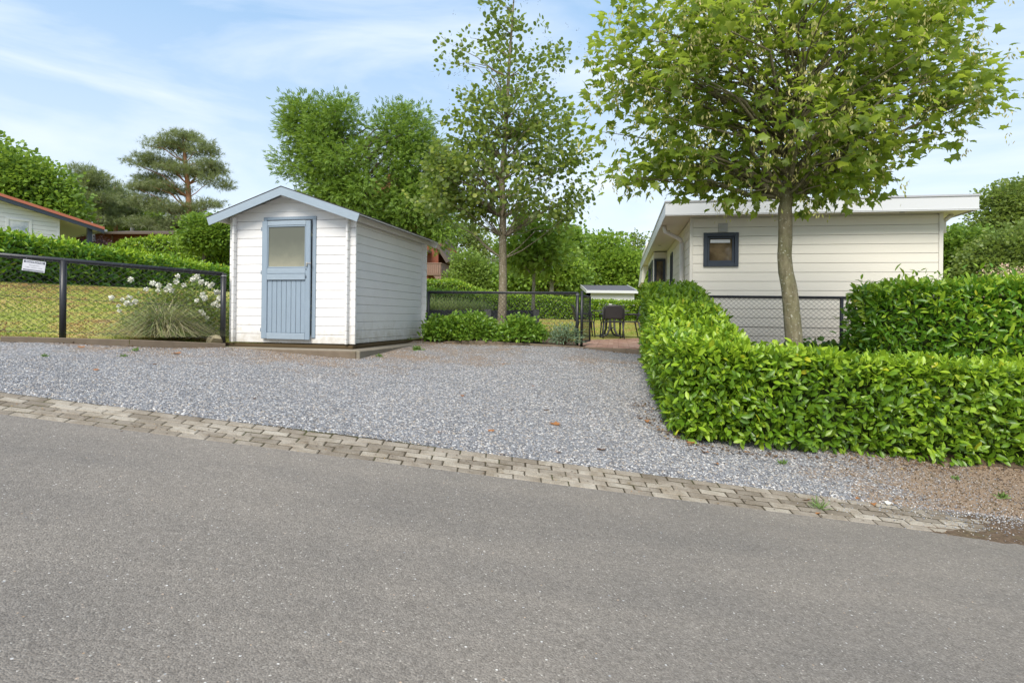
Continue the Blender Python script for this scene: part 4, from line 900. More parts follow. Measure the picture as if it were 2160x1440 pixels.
# ================================================================== patio furniture
def chair(loc, rz, label):
    c = empty('garden_chair', loc, rz, label, 'chair', 'dark garden chairs round the patio table')
    b = MB(); n = 12; pts = [(-.22,-.21),(.22,-.21),(.25,-.05),(.255,.12),(.235,.20),(.12,.235),(-.12,.235),(-.235,.20),(-.255,.12),(-.25,-.05)]
    b.prism(pts, .415, .445, 'z'); c1 = b.build('seat', M['plastic'], c, bevel=.008)
    # backrest: framed mesh panel, slightly reclined and curved
    V, Fs = [], []; W, H = 11, 9
    for j in range(H):
        for i in range(W):
            u, v = i/(W-1)*2-1, j/(H-1); wd = .245*(1-.10*max(0, v-.7)/.3*abs(u)); rr = 1 if not (v > .85 and abs(u) > .85) else .93
            V.append((u*wd*rr, -.235-.10*v+.035*(1-u*u)*-1, .50+.36*v-(.025*(abs(u)**4) if v > .8 else 0)))
    V += [(x,y-.018,z) for x,y,z in V]; q = W*H
    for j in range(H-1):
        for i in range(W-1): a = j*W+i; Fs += [(a,a+1,a+W+1,a+W),(a+q,a+W+q,a+W+1+q,a+1+q)]
    rim = [i for i in range(W)]+[j*W+W-1 for j in range(1,H)]+[(H-1)*W+i for i in range(W-2,-1,-1)]+[j*W for j in range(H-2,0,-1)]
    for a, d in zip(rim, rim[1:]+rim[:1]): Fs.append((a,d,d+q,a+q))
    MB().add(V, Fs).build('backrest', M['plastic'], c, True)
    for s in (-1,1):
        MB().tube([(s*.255,-.24,.43),(s*.262,-.27,.52),(s*.25,-.33,.80),(s*.22,-.345,.86)], [.018,.018,.015,.012], 8).build('back_post', M['plastic'], c, True)
        MB().tube([(s*.262,-.285,.60),(s*.29,-.1,.635),(s*.295,.12,.63),(s*.285,.20,.60),(s*.265,.215,.50),(s*.25,.21,.43)], [.014,.020,.022,.018,.015,.014], 8).build('armrest', M['plastic'], c, True)
        MB().tube([(s*.24,.19,.42),(s*.265,.235,0)], [.022,.014], 8).build('leg', M['plastic'], c, True)
        MB().tube([(s*.24,-.20,.42),(s*.27,-.30,0)], [.022,.014], 8).build('leg', M['plastic'], c, True)
    return c
PZ = EZ-.545
chair((2.58,15.3,PZ), 0, 'dark garden chair with its back to the driveway')
chair((3.17,16.0,PZ), PI/2, 'dark garden chair seen side-on at the right of the table, by the tall hedge end')
chair((1.98,16.0,PZ), -PI/2, 'dark garden chair on the left of the table, beside the gate')
chair((2.92,17.1,PZ), PI, 'dark garden chair on the far side of the table')
tb = empty('garden_table', (2.68,16.15,PZ), 0, 'dark grey garden table with curved feet on the patio', 'table')
MB().prism([(-.40,-.55),(.40,-.55),(.44,-.5),(.44,.5),(.40,.55),(-.40,.55),(-.44,.5),(-.44,-.5)], .705, .73, 'z').build('table_top', M['plastic_g'], tb, bevel=.006)
for yy in (-.3,.3):
    for s in (-1,1):
        MB().tube([(s*.05,yy,.70),(s*.055,yy,.40),(s*.07,yy,.22),(s*.13,yy,.09),(s*.23,yy,.035),(s*.34,yy,.02)], [.028,.028,.028,.026,.024,.02], 8).build('leg', M['plastic_g'], tb, True)
MB().cbox((-.045,-.31,.52),(.045,.31,.58)).cbox((-.035,-.3,.24),(.035,.3,.28)).build('stretcher', M['plastic'], tb)
# raised bed of slate with granite posts
rb = empty('raised_planter', tuple(P(905,708,13.2)), 0, 'raised garden bed of black slate slabs with grey stone posts', 'planter')
O = np.array(P(905,708,13.2)); e = rel(1137,692,14.2,O); zt = rel(905,652.5,13.2,O)[2]; sl2 = (rel(1137,653.5,14.2,O)[2]-zt)/e[0]; sly = e[1]/e[0]
def slabx(b, x0, x1, w, dz=0, dy=0):
    b.add([(x0,x0*sly+dy,-.35),(x1,x1*sly+dy,-.35),(x1,x1*sly+w+dy,-.35),(x0,x0*sly+w+dy,-.35),(x0,x0*sly+dy,zt+sl2*x0+dz),(x1,x1*sly+dy,zt+sl2*x1+dz),(x1,x1*sly+w+dy,zt+sl2*x1+dz),(x0,x0*sly+w+dy,zt+sl2*x0+dz)], [(0,3,2,1),(4,5,6,7),(0,1,5,4),(1,2,6,5),(2,3,7,6),(3,0,4,7)]); return b
xp = [0, rel(966,650,13.4,O)[0], rel(1022,650,13.6,O)[0], rel(1036,650,13.7,O)[0], e[0]-.14]
slabx(MB(), -.6, xp[2]-.01, .05, -.01, .02).build('slate_slab', M['slate'], rb); slabx(MB(), xp[3]+.01, xp[4]-.01, .05, -.01, .02).build('slate_slab', M['slate'], rb)
for a, c in ((xp[2], xp[3]), (xp[4], e[0])): slabx(MB(), a, c, .14, .01).build('stone_post', M['granite'], rb)
b = MB(); b.add([(x, y, zt-.05) for x, y in ((-.6,.06),(e[0]-.1,e[1]+.05),(e[0]-.1,e[1]+1.6),(-.6,1.6))]+[(x, y, zt-.4) for x, y in ((-.6,.06),(e[0]-.1,e[1]+.05),(e[0]-.1,e[1]+1.6),(-.6,1.6))], [(0,1,2,3),(0,4,5,1),(1,5,6,2),(2,6,7,3),(3,7,4,0)]); b.build('bed_soil', M['soil'], rb)
# small rock by the fence post
b = MB(); rk = empty('rock', tuple(P(452,716,9.15)), 0, 'tan rock at the foot of the fence post left of the shed', 'rock')
V = unit(rng.normal(size=(26,3)))*rng.uniform(.8,1.1,(26,1))*np.array([.15,.10,.075])
import bmesh
bm = bmesh.new(); [bm.verts.new(tuple(v)) for v in V]; bmesh.ops.convex_hull(bm, input=bm.verts); me = bpy.data.meshes.new('m'); bm.to_mesh(me); bm.free(); link('stone', me, M['rock'], rk)
# ================================================================== hedges
TL = tpl_oval(.42)
gz = lambda x, y: float(G(x, y))
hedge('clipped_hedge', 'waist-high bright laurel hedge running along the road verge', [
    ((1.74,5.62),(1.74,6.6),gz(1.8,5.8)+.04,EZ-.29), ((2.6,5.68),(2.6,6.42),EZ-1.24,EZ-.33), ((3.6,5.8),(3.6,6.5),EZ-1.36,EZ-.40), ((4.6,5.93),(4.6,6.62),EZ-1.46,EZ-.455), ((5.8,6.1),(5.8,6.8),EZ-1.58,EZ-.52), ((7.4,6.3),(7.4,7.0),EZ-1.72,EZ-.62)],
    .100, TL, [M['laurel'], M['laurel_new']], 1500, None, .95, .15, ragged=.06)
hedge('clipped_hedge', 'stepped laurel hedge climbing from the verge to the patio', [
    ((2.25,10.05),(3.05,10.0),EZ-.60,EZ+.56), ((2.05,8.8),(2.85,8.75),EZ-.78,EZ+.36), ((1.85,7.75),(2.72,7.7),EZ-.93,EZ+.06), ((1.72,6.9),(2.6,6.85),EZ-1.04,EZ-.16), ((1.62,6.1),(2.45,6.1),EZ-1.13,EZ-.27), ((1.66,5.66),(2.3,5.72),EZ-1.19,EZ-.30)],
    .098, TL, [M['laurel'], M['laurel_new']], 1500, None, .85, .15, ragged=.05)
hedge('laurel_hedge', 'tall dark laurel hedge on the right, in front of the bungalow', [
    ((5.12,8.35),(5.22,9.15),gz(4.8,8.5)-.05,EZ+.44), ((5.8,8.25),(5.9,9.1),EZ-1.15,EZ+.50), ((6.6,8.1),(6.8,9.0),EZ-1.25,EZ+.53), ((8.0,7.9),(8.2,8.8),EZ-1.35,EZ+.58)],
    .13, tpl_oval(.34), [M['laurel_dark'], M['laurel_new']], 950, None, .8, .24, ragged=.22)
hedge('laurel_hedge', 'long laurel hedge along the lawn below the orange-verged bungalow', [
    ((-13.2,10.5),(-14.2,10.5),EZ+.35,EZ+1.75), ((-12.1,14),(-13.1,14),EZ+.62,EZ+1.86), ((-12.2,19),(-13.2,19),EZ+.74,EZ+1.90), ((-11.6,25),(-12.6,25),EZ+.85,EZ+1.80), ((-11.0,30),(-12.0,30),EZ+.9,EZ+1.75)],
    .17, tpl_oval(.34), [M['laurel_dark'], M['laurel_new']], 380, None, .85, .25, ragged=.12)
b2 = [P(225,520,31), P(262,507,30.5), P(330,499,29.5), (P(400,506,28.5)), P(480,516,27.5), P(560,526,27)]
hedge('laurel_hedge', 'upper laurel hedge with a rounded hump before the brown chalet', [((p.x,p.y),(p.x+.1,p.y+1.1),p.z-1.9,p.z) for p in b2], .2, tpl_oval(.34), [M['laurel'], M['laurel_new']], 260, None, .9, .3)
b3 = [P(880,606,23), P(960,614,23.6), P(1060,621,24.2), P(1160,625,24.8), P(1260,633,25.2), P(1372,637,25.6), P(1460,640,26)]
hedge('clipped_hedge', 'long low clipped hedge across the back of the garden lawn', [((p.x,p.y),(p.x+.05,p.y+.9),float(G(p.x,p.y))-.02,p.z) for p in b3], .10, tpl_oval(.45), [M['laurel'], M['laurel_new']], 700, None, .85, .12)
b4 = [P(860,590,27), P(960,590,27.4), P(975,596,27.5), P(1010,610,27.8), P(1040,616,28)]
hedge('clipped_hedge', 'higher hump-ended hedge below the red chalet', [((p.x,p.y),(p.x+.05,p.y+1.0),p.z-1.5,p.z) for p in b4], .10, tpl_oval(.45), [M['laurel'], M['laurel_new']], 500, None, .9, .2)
# ================================================================== trees
TM, TR, TP, TT_, TTF = tpl_maple(), tpl_round(), tpl_pinnate(), tpl_tri(), tpl_tuft(9)
# --- sycamore maple beside the front hedge
mz = 7.3
def maple_seeds(root, O, cc):
    n = 1900; k = rng.choice(len(cc), n); pos = cc[k]+rng.normal(size=(n,3))*np.array([.19,.19,.12]); m_ = 9
    pos = np.repeat(pos, m_, 0)+rng.normal(size=(n*m_,3))*np.array([.028,.028,.05]); N_ = len(pos)
    yd = rdir(N_)*.6+np.array([0,0,-1.]); leaves('seed_clusters', (np.array([(0,0,0),(-.16,.5,.03),(0,1,0),(.2,.55,0)]), np.array([(0,1,2),(0,2,3)])), pos, yd, rdir(N_), .055*rng.uniform(.7,1.2,N_), M['samara'], root, O)
bl = [((1668,300),250,95), ((1430,240),190,110), ((1880,230),190,110), ((1650,130),330,120), ((1480,60),210,110), ((1850,60),220,120), ((1680,-60),300,140), ((1420,350),110,55), ((1560,385),110,40), ((1860,330),110,55), ((1760,385),120,40), ((1330,150),80,90), ((2030,180),90,80), ((2010,30),110,80), ((1650,-220),220,110), ((1320,365),80,34)]
tree('maple_tree', 'young sycamore maple with pale seed clusters, rising behind the front hedge',
    [((3.52,mz,gz(3.5,mz)-.05),.108),(tuple(P(1678,740,mz)),.103),(tuple(P(1668,640,mz)),.095),(tuple(P(1655,540,mz)),.082),(tuple(P(1657,440,mz)),.08),(tuple(P(1660,405,mz)),.066),(tuple(P(1668,300,mz)),.05),(tuple(P(1690,180,mz)),.035),(tuple(P(1700,0,mz)),.02)],
    [blob(p[0],p[1],mz,rx,rz,rx*1.0) for p,rx,rz in bl], TM, .116, M['maple'], M['bark_maple'], 500, 20, .18, .5, .42, None, .5, .25, limb_r=.02, fork=.56, extra=maple_seeds, shell=.15, up=1.0)
# --- alder in the bed
az = 12.25
def alder_cones(root, O, cc):
    n = 900; k = rng.choice(len(cc), n); pos = cc[k]+rng.normal(size=(n,3))*.28; m_ = 4; pos = np.repeat(pos, m_, 0)+rng.normal(size=(n*m_,3))*.03; N_ = len(pos)
    leaves('cones', tpl_tuft(5,.14,4), pos, rdir(N_), rdir(N_), .022, M['cones'], root, O)
bl = [((1060,40),60,60), ((1075,120),85,60), ((1060,190),100,50), ((1090,250),130,50), ((1060,330),150,60), ((970,370),95,50), ((970,360),90,40), ((930,430),60,40), ((1170,360),80,65), ((960,430),80,40), ((1130,430),90,50), ((1060,410),120,45), ((1195,430),50,36), ((1010,440),60,36), ((1120,290),70,40), ((1020,270),60,36), ((1160,470),40,25), ((985,300),70,45), ((1150,290),75,50),((1040,-40),60,60),((925,395),55,40), ((965,110),40,70), ((1150,110),50,80), ((930,330),50,45), ((1205,300),40,60), ((950,220),50,40),((1215,420),40,35)]
tree('alder_tree', 'slender alder with airy crown and small cones in the bushy bed', [((tuple(P(1056,700,az))),.095),(tuple(P(1060,640,az)),.088),(tuple(P(1061,500,az)),.075),(tuple(P(1059,380,az)),.062),(tuple(P(1068,250,az)),.045),(tuple(P(1075,120,az)),.028),(tuple(P(1085,-20,az)),.012)],
    [blob(p[0],p[1],az,rx,rz,rx) for p,rx,rz in bl], TR, .088, M['alder'], M['bark_alder'], 390, 24, .13, .75, .6, None, 1.0, .2, limb_r=.009, fork=.3, extra=alder_cones, shell=.1, up=.5)
# --- robinia-like ash behind the shed
bl = [((690,265),75,60), ((618,245),28,34), ((650,330),60,60), ((725,345),90,70), ((765,425),110,70), ((850,275),60,48), ((870,345),75,60), ((885,430),85,65), ((915,478),50,44), ((700,405),60,45), ((800,500),80,60)]
tree('ash_tree', 'broad bright-green ash with feathery leaves behind the white shed', [(tuple(P(800,640,20)),.2),(tuple(P(795,520,20)),.16),(tuple(P(770,420,20)),.13),(tuple(P(730,330,20)),.08),(tuple(P(705,230,20)),.03)],
    [blob(p[0],p[1],20,rx,rz,rx) for p,rx,rz in bl], TP, .165, M['ash'], M['bark_dark'], 560, 56, .25, .75, .14, None, .8, .25, limb_r=.035, fork=.3, shell=.25)
# --- far trees
def far_tree(name, label, px, pyb, Z, bl, tpl, leaf, mat, bk, ncl, per, cr, tr=.2, flat=.6, up=.9, top=None, limbs=.4, grp='trees beyond the gardens', shell=.3, lr=.06, trunkpts=None):
    if tpl is TT_: leaf, per, ncl = leaf*.66, int(per*1.5), int(ncl*1.25)
    blb = [blob(a,b_,Z,rx,rz,rx) for a,b_,rx,rz in bl]
    topy = top if top else min(b_ for a,b_,rx,rz in bl)
    tp = trunkpts or [(px,pyb),(px+2,(pyb+topy)/2),(px-1,topy)]
    trunk = [(tuple(P(a,b_,Z)), tr*(1-.85*i/(len(tp)-1))) for i,(a,b_) in enumerate(tp)]
    return tree(name, label, trunk, blb, tpl, leaf, mat, bk, ncl, per, cr, flat, limbs, grp, .8, .15, limb_r=lr, fork=.25, shell=shell, up=up)
far_tree('oak_tree','spreading oak above the orange verge at the far left',40,560,38,[(10,365,60,48),(78,392,48,40),(-60,350,70,70),(128,428,34,30),(30,430,80,36),(55,345,22,20),(-20,400,60,60),(100,360,18,14),(140,460,26,16)],TT_,.36,M['oak'],M['bark_dark'],190,52,.62,.35)
far_tree('scots_pine','tall Scots pine with orange trunk and layered crown, left of the shed',0,0,44,
    [(388,288,36,14),(362,312,50,14),(425,316,38,14),(335,345,52,17),(440,352,42,14),(318,376,42,9),(452,380,38,8),(350,398,50,10),(315,424,42,11),(375,440,60,12),(345,474,60,18),(430,428,40,8),(385,362,50,8),(300,396,24,8),(415,468,50,14),(470,392,22,5),(360,500,50,12)],
    TTF,.34,M['pine'],M['bark_pine'],430,32,.33,.30,.36,.7,limbs=.22,lr=.035,shell=.1,trunkpts=[(404,545),(401,470),(396,390),(389,320),(385,285)],grp=None)
far_tree('pine_tree','grey-green pine directly right of the oak, above the orange verge',188,520,47,[(185,368,26,12),(200,385,36,14),(172,402,34,14),(205,422,40,15),(185,445,45,15),(208,462,38,12)],TTF,.45,M['pine'],M['bark_pine'],190,22,.45,.25,.34,.7,limbs=.6,shell=.1)
far_tree('pine_tree','smaller pine between two larger pines at the left',243,520,50,[(240,394,18,9),(245,412,28,12),(235,432,30,12),(262,440,26,12),(242,455,34,12)],TTF,.45,M['pine'],M['bark_pine'],120,22,.45,.2,.34,.7,limbs=.6,shell=.1)
far_tree('broadleaf_tree','bright green tree rising behind the brown chalet roof',262,520,52,[(262,452,40,26),(235,470,35,18),(290,460,40,22),(310,474,35,18)],TT_,.36,M['lime'],M['bark_dark'],130,30,.6,.25)
far_tree('garden_shrub','dense green shrub between the pine and the shed eave',430,560,27,[(428,492,36,36),(455,500,32,32),(412,512,22,20),(470,478,18,22)],TT_,.18,M['oak'],M['bark_dark'],150,36,.25,.1,grp=None)
far_tree('cypress_tree','yellow-green feathery conifer beside the red chalet',985,620,36,[(986,555,24,24),(982,585,34,26),(1005,578,28,26),(975,605,34,14),(1010,602,28,14)],TT_,.2,M['conifer'],M['bark_pine'],170,34,.28,.12,.8,.6)
far_tree('birch_tree','loose pale-leaved birch behind the feathery conifer',1003,610,52,[(995,500,30,22),(965,490,26,20),(1010,525,32,22),(950,515,20,16)],TT_,.3,M['dimtree'],M['bark_pale'],110,18,.55,.16)
far_tree('pine_tree','small dark pine above the tiny brown hut',1040,620,60,[(1035,552,20,9),(1028,568,22,10),(1045,578,20,10),(1030,588,20,8)],TTF,.5,M['pine'],M['bark_pine'],70,22,.5,.2,.34,.7,shell=.1)
far_tree('young_tree','young tree with a thin pale trunk on the lawn behind the alder',1127,665,15,[(1120,478,48,38),(1098,525,42,32),(1158,515,36,38),(1125,545,50,25)],TM,.15,M['lime'],M['bark_pale'],150,12,.24,.05,grp=None,limbs=.8,lr=.012,up=.6,trunkpts=[(1124,672),(1126,600),(1127,545),(1124,500),(1120,455)])
far_tree('young_tree','leafy young tree with a bare brown trunk just beyond the back hedge',1163,640,27,[(1165,545,42,26),(1190,565,34,20),(1140,570,30,18)],TT_,.2,M['lime'],M['bark_pale'],110,26,.32,.12,grp=None,trunkpts=[(1161,640),(1164,600),(1166,565),(1165,530)])
far_tree('broadleaf_tree','rounded tree filling the gap between alder and maple',1150,640,36,[(1130,570,48,42),(1180,540,48,46),(1200,500,26,28),(1095,590,44,30),(1205,585,32,32),(1080,575,24,22)],TT_,.28,M['oak'],M['bark_dark'],200,34,.5,.25)
far_tree('broadleaf_tree','tall bushy tree above the white outbuilding roof',1290,640,40,[(1285,520,34,26),(1275,560,52,36),(1325,570,46,36),(1250,590,36,28),(1300,600,66,22),(1355,592,30,30)],TT_,.3,M['lime'],M['bark_dark'],215,34,.5,.3)
far_tree('birch_tree','thin sparse birch beside the bungalow roof corner',1345,620,46,[(1345,512,16,16),(1340,535,26,22),(1352,560,20,20),(1320,505,12,8)],TT_,.3,M['dimtree'],M['bark_pale'],60,13,.45,.12,limbs=.9,lr=.04)
far_tree('broadleaf_tree','rounded dark tree hiding the ground behind the alder trunk',1050,640,42,[(1050,600,44,24),(1085,612,40,20),(1075,600,26,16),(1020,612,20,14)],TT_,.3,M['oak'],M['bark_dark'],150,32,.5,.2)
far_tree('broadleaf_tree','dense tree against the right end of the cream bungalow',2030,640,24,[(2025,520,48,34),(2010,560,44,40),(2060,560,50,50),(2050,600,60,40)],TT_,.2,M['oak'],M['bark_dark'],300,38,.34,.18)
far_tree('oak_tree','tall open-crowned oak at the right edge of the picture',2125,640,30,[(2130,430,42,24),(2150,400,36,18),(2098,412,26,10),(2110,465,44,24),(2165,460,40,34),(2062,498,22,16),(2090,500,34,26),(2190,420,40,40)],TT_,.22,M['dimtree'],M['bark_dark'],260,24,.36,.22,limbs=.8,lr=.06,shell=.2)
far_tree('broadleaf_tree','olive-green bushy tree at the right edge, below the open oak',2140,640,22,[(2120,540,62,40),(2170,530,50,60),(2090,575,50,34),(2150,590,60,30)],TT_,.17,M['dimtree'],M['bark_dark'],330,38,.3,.18)
# a wooded edge far behind everything
n = 5200; th_ = rng.uniform(-.85,.85,n); R0 = rng.uniform(95,120,n); xx = R0*np.tan(th_); pos = np.stack([xx, R0, EZ+rng.uniform(2,5,n)+np.minimum(np.abs(rng.normal(size=n)),1.5)*2.0*(1+.5*np.sin(xx*.12)+.3*np.sin(xx*.41))],1)
o = leaves('distant_wood', tpl_tuft(7,.35,9), pos, rdir(n)+np.array([0,0,.5]), rdir(n), 1.6*rng.uniform(.6,1.2,n), M['dimtree']); tag(o, 'far-off belt of trees along the skyline', 'wood', kind='stuff')
# ================================================================== garden plants
def shrub(name, label, c, r, ncl, per, cr, leaf, tpl, mats, flat=.7, group=None, mix=0, spread=.9, up=.8, cat='shrub', stems=30):
    c = np.array(c, float); root = empty(name, tuple(c), 0, label, cat, group)
    d = rdir(ncl); d[:,2] = np.abs(d[:,2]); cc = d*np.array(r)*rng.uniform(.35,1,(ncl,1))**.6
    idx = np.repeat(np.arange(ncl), per); n = len(idx); pos = cc[idx]+rng.normal(size=(n,3))*cr*np.array([1,1,flat]); pos[:,2] = np.maximum(pos[:,2], .01)
    yd = unit(pos)*.8+rdir(n)*.8; nm = rdir(n)*spread+np.array([0,0,up])
    mi = (rng.uniform(0,1,n) < mix).astype(int) if mix else None
    leaves('foliage', tpl, pos, yd, nm, leaf*rng.uniform(.6,1.2,n), mats, root, None, mi)
    b = MB()
    for k in range(min(stems, ncl)): e_ = Vector(cc[k]); b.tube([(0,0,-.05), e_*.5+Vector((0,0,.03)), e_], [.008,.005,.002], 4, False)
    b.build('stems', M['twig_b'], root); return root
def gp(px, py, Z): p = P(px, py, Z); return p
SH = 'low bushes at the foot of the middle fence'
for px, py, Z, rr, lab, lf, mt in (
    (948,714,11.35,(.46,.32,.46),'broad-leaved low bush beside the shed corner post',.085,'shrub'),
    (1005,714,11.3,(.42,.3,.50),'low bush in the middle of the bed, left of the alder trunk',.06,'shrub'),
    (1098,717,11.15,(.44,.3,.42),'rounded low bush right of the alder trunk',.07,'shrub')):
    p = P(px, py, Z); shrub('low_bush', lab, (p.x,p.y,p.z), rr, 120, 26, .075, lf, tpl_oval(.6), M[mt], group=SH)
p = P(1190,722,11.0); shrub('low_bush', 'small blue-grey lavender-like tuft at the gate end of the bed', (p.x,p.y,p.z), (.30,.22,.36), 50, 20, .06, .06, tpl_oval(.25), leafmat('bluegrey_leaf', [(0,(.10,.17,.10)),(1,(.25,.34,.22))], .6, .3), group=SH)
p = P(1840,742,8.9); shrub('ivy_patch', 'dark ivy spilling round the foot of the right-hand fence post', (5.15,9.3,EZ-.86), (1.0,.4,.52), 170, 24, .09, .085, tpl_oval(.9), M['ivy'], cat='ivy')
p = P(2120,600,13.5); shrub('flowering_shrub', 'pink-cream flowering shrub peeping over the right hedge', (p.x,p.y,p.z-.9), (.95,.8,1.35), 180, 26, .10, .07, tpl_oval(.4), [M['conifer'], M['pinkplume']], mix=.75)
p = P(200,512,27); shrub('purple_shrub', 'purple-leaved weeping shrub beside the porch post', (p.x,p.y,p.z-.5), (.8,.6,.8), 70, 24, .12, .10, tpl_oval(.4), M['purple'])
# rose bush
rp0 = P(385,706,10.3); rose = shrub('rose_bush', 'loose white rose bush behind the left fence', tuple(rp0), (1.0,.55,.88), 330, 26, .11, .05, tpl_oval(.7), M['rose_leaf'], stems=80)
p2 = P(258,700,10.6)
rl = [(235,628),(258,632),(272,628),(276,641),(250,645),(285,636),(252,655),(268,640),(322,597),(335,602),(333,612),(358,603),(372,594),(352,610),(308,610),(375,582),(408,588),(416,584),(425,595),(405,590),(437,598),(444,603),(448,599),(457,616),(431,628),(428,622),(463,628),(450,642),(455,640),(460,632),(425,657),(430,663),(437,670),(415,634),(275,590),(464,618),(461,645),(388,601),(362,612)]
fl = MB()
nf = 34; fpos = rdir(nf)*.022; V, T = scatter((np.array([(0,0,0),(-.5,.5,.1),(0,1,.25),(.5,.5,.1)]), np.array([(0,1,2),(0,2,3)])), fpos*.3, fpos+rdir(nf)*.005, rdir(nf), .040)
fme = mesh_np(V, T)
fme.materials.append(M['petal'])
for k, (px, py) in enumerate(rl):
    o = bpy.data.objects.new('flower', fme); COL.objects.link(o); q = P(px, py, 10.3-.35-random.random()*.25); o.parent = rose; o.location = q-Vector(rp0); s_ = random.uniform(.75,1.25); o.scale = (s_,)*3; o.rotation_euler = (random.random()*6, random.random()*6, 0)
b = MB()
for px, py in rl[:8]:
    q = P(px, py, 10.15)-Vector(rp0); b.tube([(-.55,.1,.0), Vector((-.6,.05,.1)).lerp(q,.55)+Vector((0,0,.12)), q], [.006,.004,.002], 4, False)
b.build('cane', M['rose_leaf'], rose)
# ornamental grass tussock
def tussock(name, label, c, n, length, rad, mats, group=None, wid=.006, droop=1.0, upn=.3, greenf=.25):
    c = Vector(c); root = empty(name, c, 0, label, 'grass clump', group); V, T, MI = [], [], []
    for k in range(n):
        a = random.random()*2*PI; el = math.acos(random.uniform(upn, .99)); L_ = length*random.uniform(.55,1.1); bx_, by_ = random.gauss(0,rad), random.gauss(0,rad)
        h = Vector((math.cos(a), math.sin(a), 0)); s = Vector((-h.y,h.x,0))*wid; m_ = 5; i0 = len(V); green = 1 if random.random() < greenf else 0; tw = random.uniform(-.3,.3)
        for j in range(m_+1):
            t_ = j/m_; ang_ = el+droop*t_*t_*1.3; 
            x = L_*(math.sin(el)*t_+.25*droop*t_*t_*1.1); z = L_*(math.cos(el)*t_-droop*.48*t_*t_*t_*(.6+math.sin(el)))
            p = Vector((bx_,by_,0))+(h+Vector((-h.y,h.x,0))*tw*t_)*x+Vector((0,0,max(z,.012))); w2 = s*(1-t_*.92); V += [tuple(p-w2), tuple(p+w2)]
        for j in range(m_): a0 = i0+2*j; T += [(a0,a0+1,a0+3),(a0,a0+3,a0+2)]; MI += [green,green]
    o = link('blades', mesh_np(V, T, MI), mats, root); return root
tussock('tussock_grass', 'large tan and green grass tussock spilling through the left fence', (P(347,708,9.25)), 2300, 1.0, .10, [M['grassy'], M['grassgreen']], wid=.0055, droop=.95, greenf=.25)
PLG = 'pale feathery grasses in the raised planter'
for k, (px, Z, lab) in enumerate(((915,13.7,'pale plume grass nearest the shed in the raised planter'),(950,13.9,'pale plume grass second from the shed in the raised planter'),(985,14.0,'pale plume grass third from the shed in the raised planter'),(1015,14.2,'pale plume grass at the right of the row in the raised planter'))):
    q = P(px, 656, Z); tussock('plume_grass', lab, (q.x,q.y,q.z), 520, .52-.04*k, .11, [M['grasspale'], M['grassgreen']], PLG, .004, .25, .45, .25)
q = P(1168,722,10.95); 
# turf blades on the visible lawns
def turf(name, label, n, xr, yr, keep, h=.035):
    x = rng.uniform(*xr, n); y = rng.uniform(*yr, n); k = keep(x, y); x, y = x[k], y[k]; n = len(x); pos = np.stack([x, y, G(x,y)-.022],1)
    o = leaves(name, tpl_tuft(6,.13,3), pos, rdir(n)*.5+np.array([0,0,1.]), rdir(n), h*rng.uniform(.6,1.4,n), M['turf']); tag(o, label, 'grass', kind='stuff')
def left_lawn(x, y): return (x > -12.2) & (x < -3.6) & (y > np.interp(x, [-9,-6.6,-4.5,-3], [6.5,7.8,9.1,9.6])) & ((x-.0) > -y*.92)
turf('grass_blades', 'short dry mossy grass on the left lawn', 46000, (-12.2,-3.6), (6.5,17), left_lawn)
turf('grass_blades', 'short green grass of the garden lawn behind the middle fence', 26000, (-2.0,5.5), (12.3,25), lambda x, y: ~((x > PX0) & (y < PY1)) & ~((x < .95) & (y > 12.9) & (y < 15.6)))
# bed of soil and bark between edging and fence
sheet('soil_bed', np.linspace(-1.75,1.26,30), np.linspace(10.55,13.4,24), lambda X, Y: np.where(Y < np.interp(X,[-1.75,-.7,1.3],[11.35,11.12,10.86]), G(X,Y)-.05, G(X,Y)+.035+bumps(X,Y,.006)), M['soil'])
sheet('soil_verge', np.linspace(2.35,9,50), np.linspace(5.9,10.5,40), lambda X, Y: G(X,Y)+.018+bumps(X,Y,.01), M['soil'])
litter('hedge_litter', 'brown leaf scraps under the front hedge', [(1.45,6.9),(1.5,5.9),(1.75,5.5),(2.6,5.55),(3.6,5.65),(4.6,5.8),(6,5.95)], 900, .09, .008, .035)
litter('edging_litter', 'brown leaf scraps gathered along the edging', [(-7.4,6.9),(-6.4,7.35),(-5.2,8.1),(-4.6,8.6),(-2.3,8.45)], 420, .10, .010, .035)
litter('bed_litter', 'brown leaf scraps along the bushy bed', [(-1.9,11.0),(-.7,10.95),(1.2,10.75),(2.1,10.1)], 380, .12, .010, .04)
litter('gravel_litter', 'tiny leaf and bark scraps scattered over the gravel', [(-4,6),(-1,8),(1.5,6.2),(1.2,9.5),(-.5,6)], 900, .75, .006, .022)
litter('kerb_litter', 'dirt scraps on the kerb blocks', [(-4,4.5),(0,4.5),(4,4.5)], 500, .12, .005, .016)
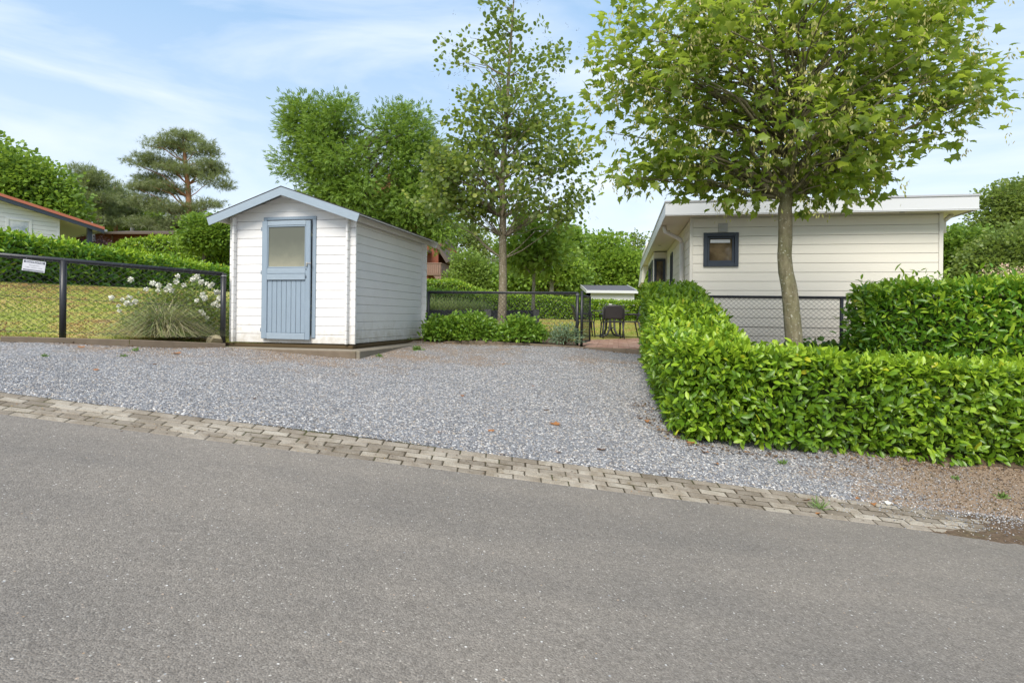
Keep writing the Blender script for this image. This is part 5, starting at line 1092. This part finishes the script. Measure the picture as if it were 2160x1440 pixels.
# ------------------------------------------------------------------ fallen leaves, twigs, weeds
FL = 'fallen brown leaves on the driveway'
def lay(px, py):
    """find where the sight line meets the forecourt or kerb"""
    lo, hi = 2.0, 13.0
    for _ in range(40):
        m_ = (lo+hi)/2; q = P(px, py, m_); z = float(zgravel(q.x, q.y)) if q.y > 4.775 else float(zkerb(q.x, q.y)) if q.y > KF else float(zroad(q.x, q.y))
        if q.z > z: lo = m_
        else: hi = m_
    return P(px, py, hi)
spots = [(377,747,.11,'large rust-brown'),(325,768,.06,'tan'),(200,781,.06,'tan'),(1268,947,.09,'yellow-orange'),(1036,910,.06,'brown'),(934,912,.06,'brown'),(1072,957,.09,'dark rust'),(1350,882,.07,'orange'),(1365,888,.06,'brown'),(1152,866,.06,'tan'),(1128,814,.05,'brown'),(640,770,.06,'orange'),(542,842,.05,'brown'),(1176,956,.05,'red-brown'),(1458,937,.08,'orange'),(1482,954,.07,'brown'),(1508,978,.05,'rust'),(1990,995,.10,'long brown'),(1705,1057,.07,'orange'),(1812,1051,.05,'yellow'),(975,835,.05,'tan'),(1060,768,.05,'dark brown'),(1110,762,.05,'dark'),(250,727,.07,'orange'),(172,732,.08,'orange'),(1165,893,.11,'dark brown'),(1842,1063,.05,'rust'),(1720,1083,.04,'pale')]
from itertools import cycle
places = {377:'by the grass tussock',325:'on the left gravel',200:'at the far left of the gravel',1268:'lying alone on the middle gravel',1036:'just above the kerb mid-picture',934:'left of the kerb leaves',1072:'on the kerb edge mid-picture',1350:'beside the hedge foot',1365:'just under the hedge foot leaf',1152:'on the gravel right of centre',1128:'on the upper middle gravel',640:'in front of the shed corner',542:'in front of the shed door',1176:'on the gravel near the kerb',1458:'under the hedge corner',1482:'on gravel right of the hedge corner',1508:'between hedge corner and kerb',1990:'under the right of the front hedge',1705:'on the right kerb blocks',1812:'on the soil-covered kerb',975:'in the centre of the gravel',1060:'on gravel before the bushes',1110:'right of the leaf before the bushes',250:'against the left edging',172:'against the far left edging',1165:'long and narrow on the gravel',1842:'at the end of the kerb blocks',1720:'beside the kerb grass tuft'}
tv, tf_ = tpl_maple()
for px, py, s_, colr in spots:
    q = lay(px, py); a = random.random()*6.28; v = tv.copy(); v[:,2] = .25*np.abs(v[:,0])**1.5+.12*np.sin(v[:,1]*3+px)+.03
    c, s2 = math.cos(a), math.sin(a); R2 = np.array([[c,-s2,0],[s2,c,0],[0,0,1]]); me = mesh_np((v@R2.T)*s_*np.array([1,.8,1]), tf_)
    o = link('fallen_leaf', me, M['deadleaf']); o.location = q+Vector((0,0,.004)); tag(o, '%s fallen leaf %s' % (colr, places[px]), 'leaf', FL)
def weed(px, py, lab, n=26, h=.05, mat='grassgreen'):
    n = max(n, 32)
    q = lay(px, py); root = empty('weed', q, 0, lab, 'weed', 'weeds in gravel and kerb'); pos = rng.normal(size=(n,3))*np.array([.018,.018,0]); yd = rdir(n)*.8+np.array([0,0,.7])
    leaves('leaf_tuft', tpl_oval(.3 if h < .1 else .07), pos, yd, rdir(n), h*rng.uniform(.5,1.2,n), M[mat], root)
for a in ((880,738,'spreading weed at the far corner of the shed plinth',60,.09),(862,720,'green weed against the shed back corner',40,.09),(800,752,'low weed along the plinth kerb',40,.05),(95,752,'small weed on the far left gravel',30,.035),(262,752,'small weed on gravel before the tussock',24,.035),(2110,1048,'weed on the bare verge at far right',26,.05),(2015,1010,'tiny weed below the front hedge',16,.04),(1727,1073,'wispy grass tuft on the kerb blocks',18,.11),(284,740,'weed beside the left edging joint',20,.05),(1650,978,'tiny weed at the hedge foot',14,.04)): weed(*a)
q = lay(1872,1063); bm = bmesh.new(); [bm.verts.new(tuple(v)) for v in unit(rng.normal(size=(20,3)))*np.array([.028,.022,.018])]; bmesh.ops.convex_hull(bm, input=bm.verts); me = bpy.data.meshes.new('m'); bm.to_mesh(me); bm.free()
o = link('pebble', me, M['petal']); o.location = q+Vector((0,0,.012)); tag(o, 'single white pebble on the soil-covered kerb', 'pebble')
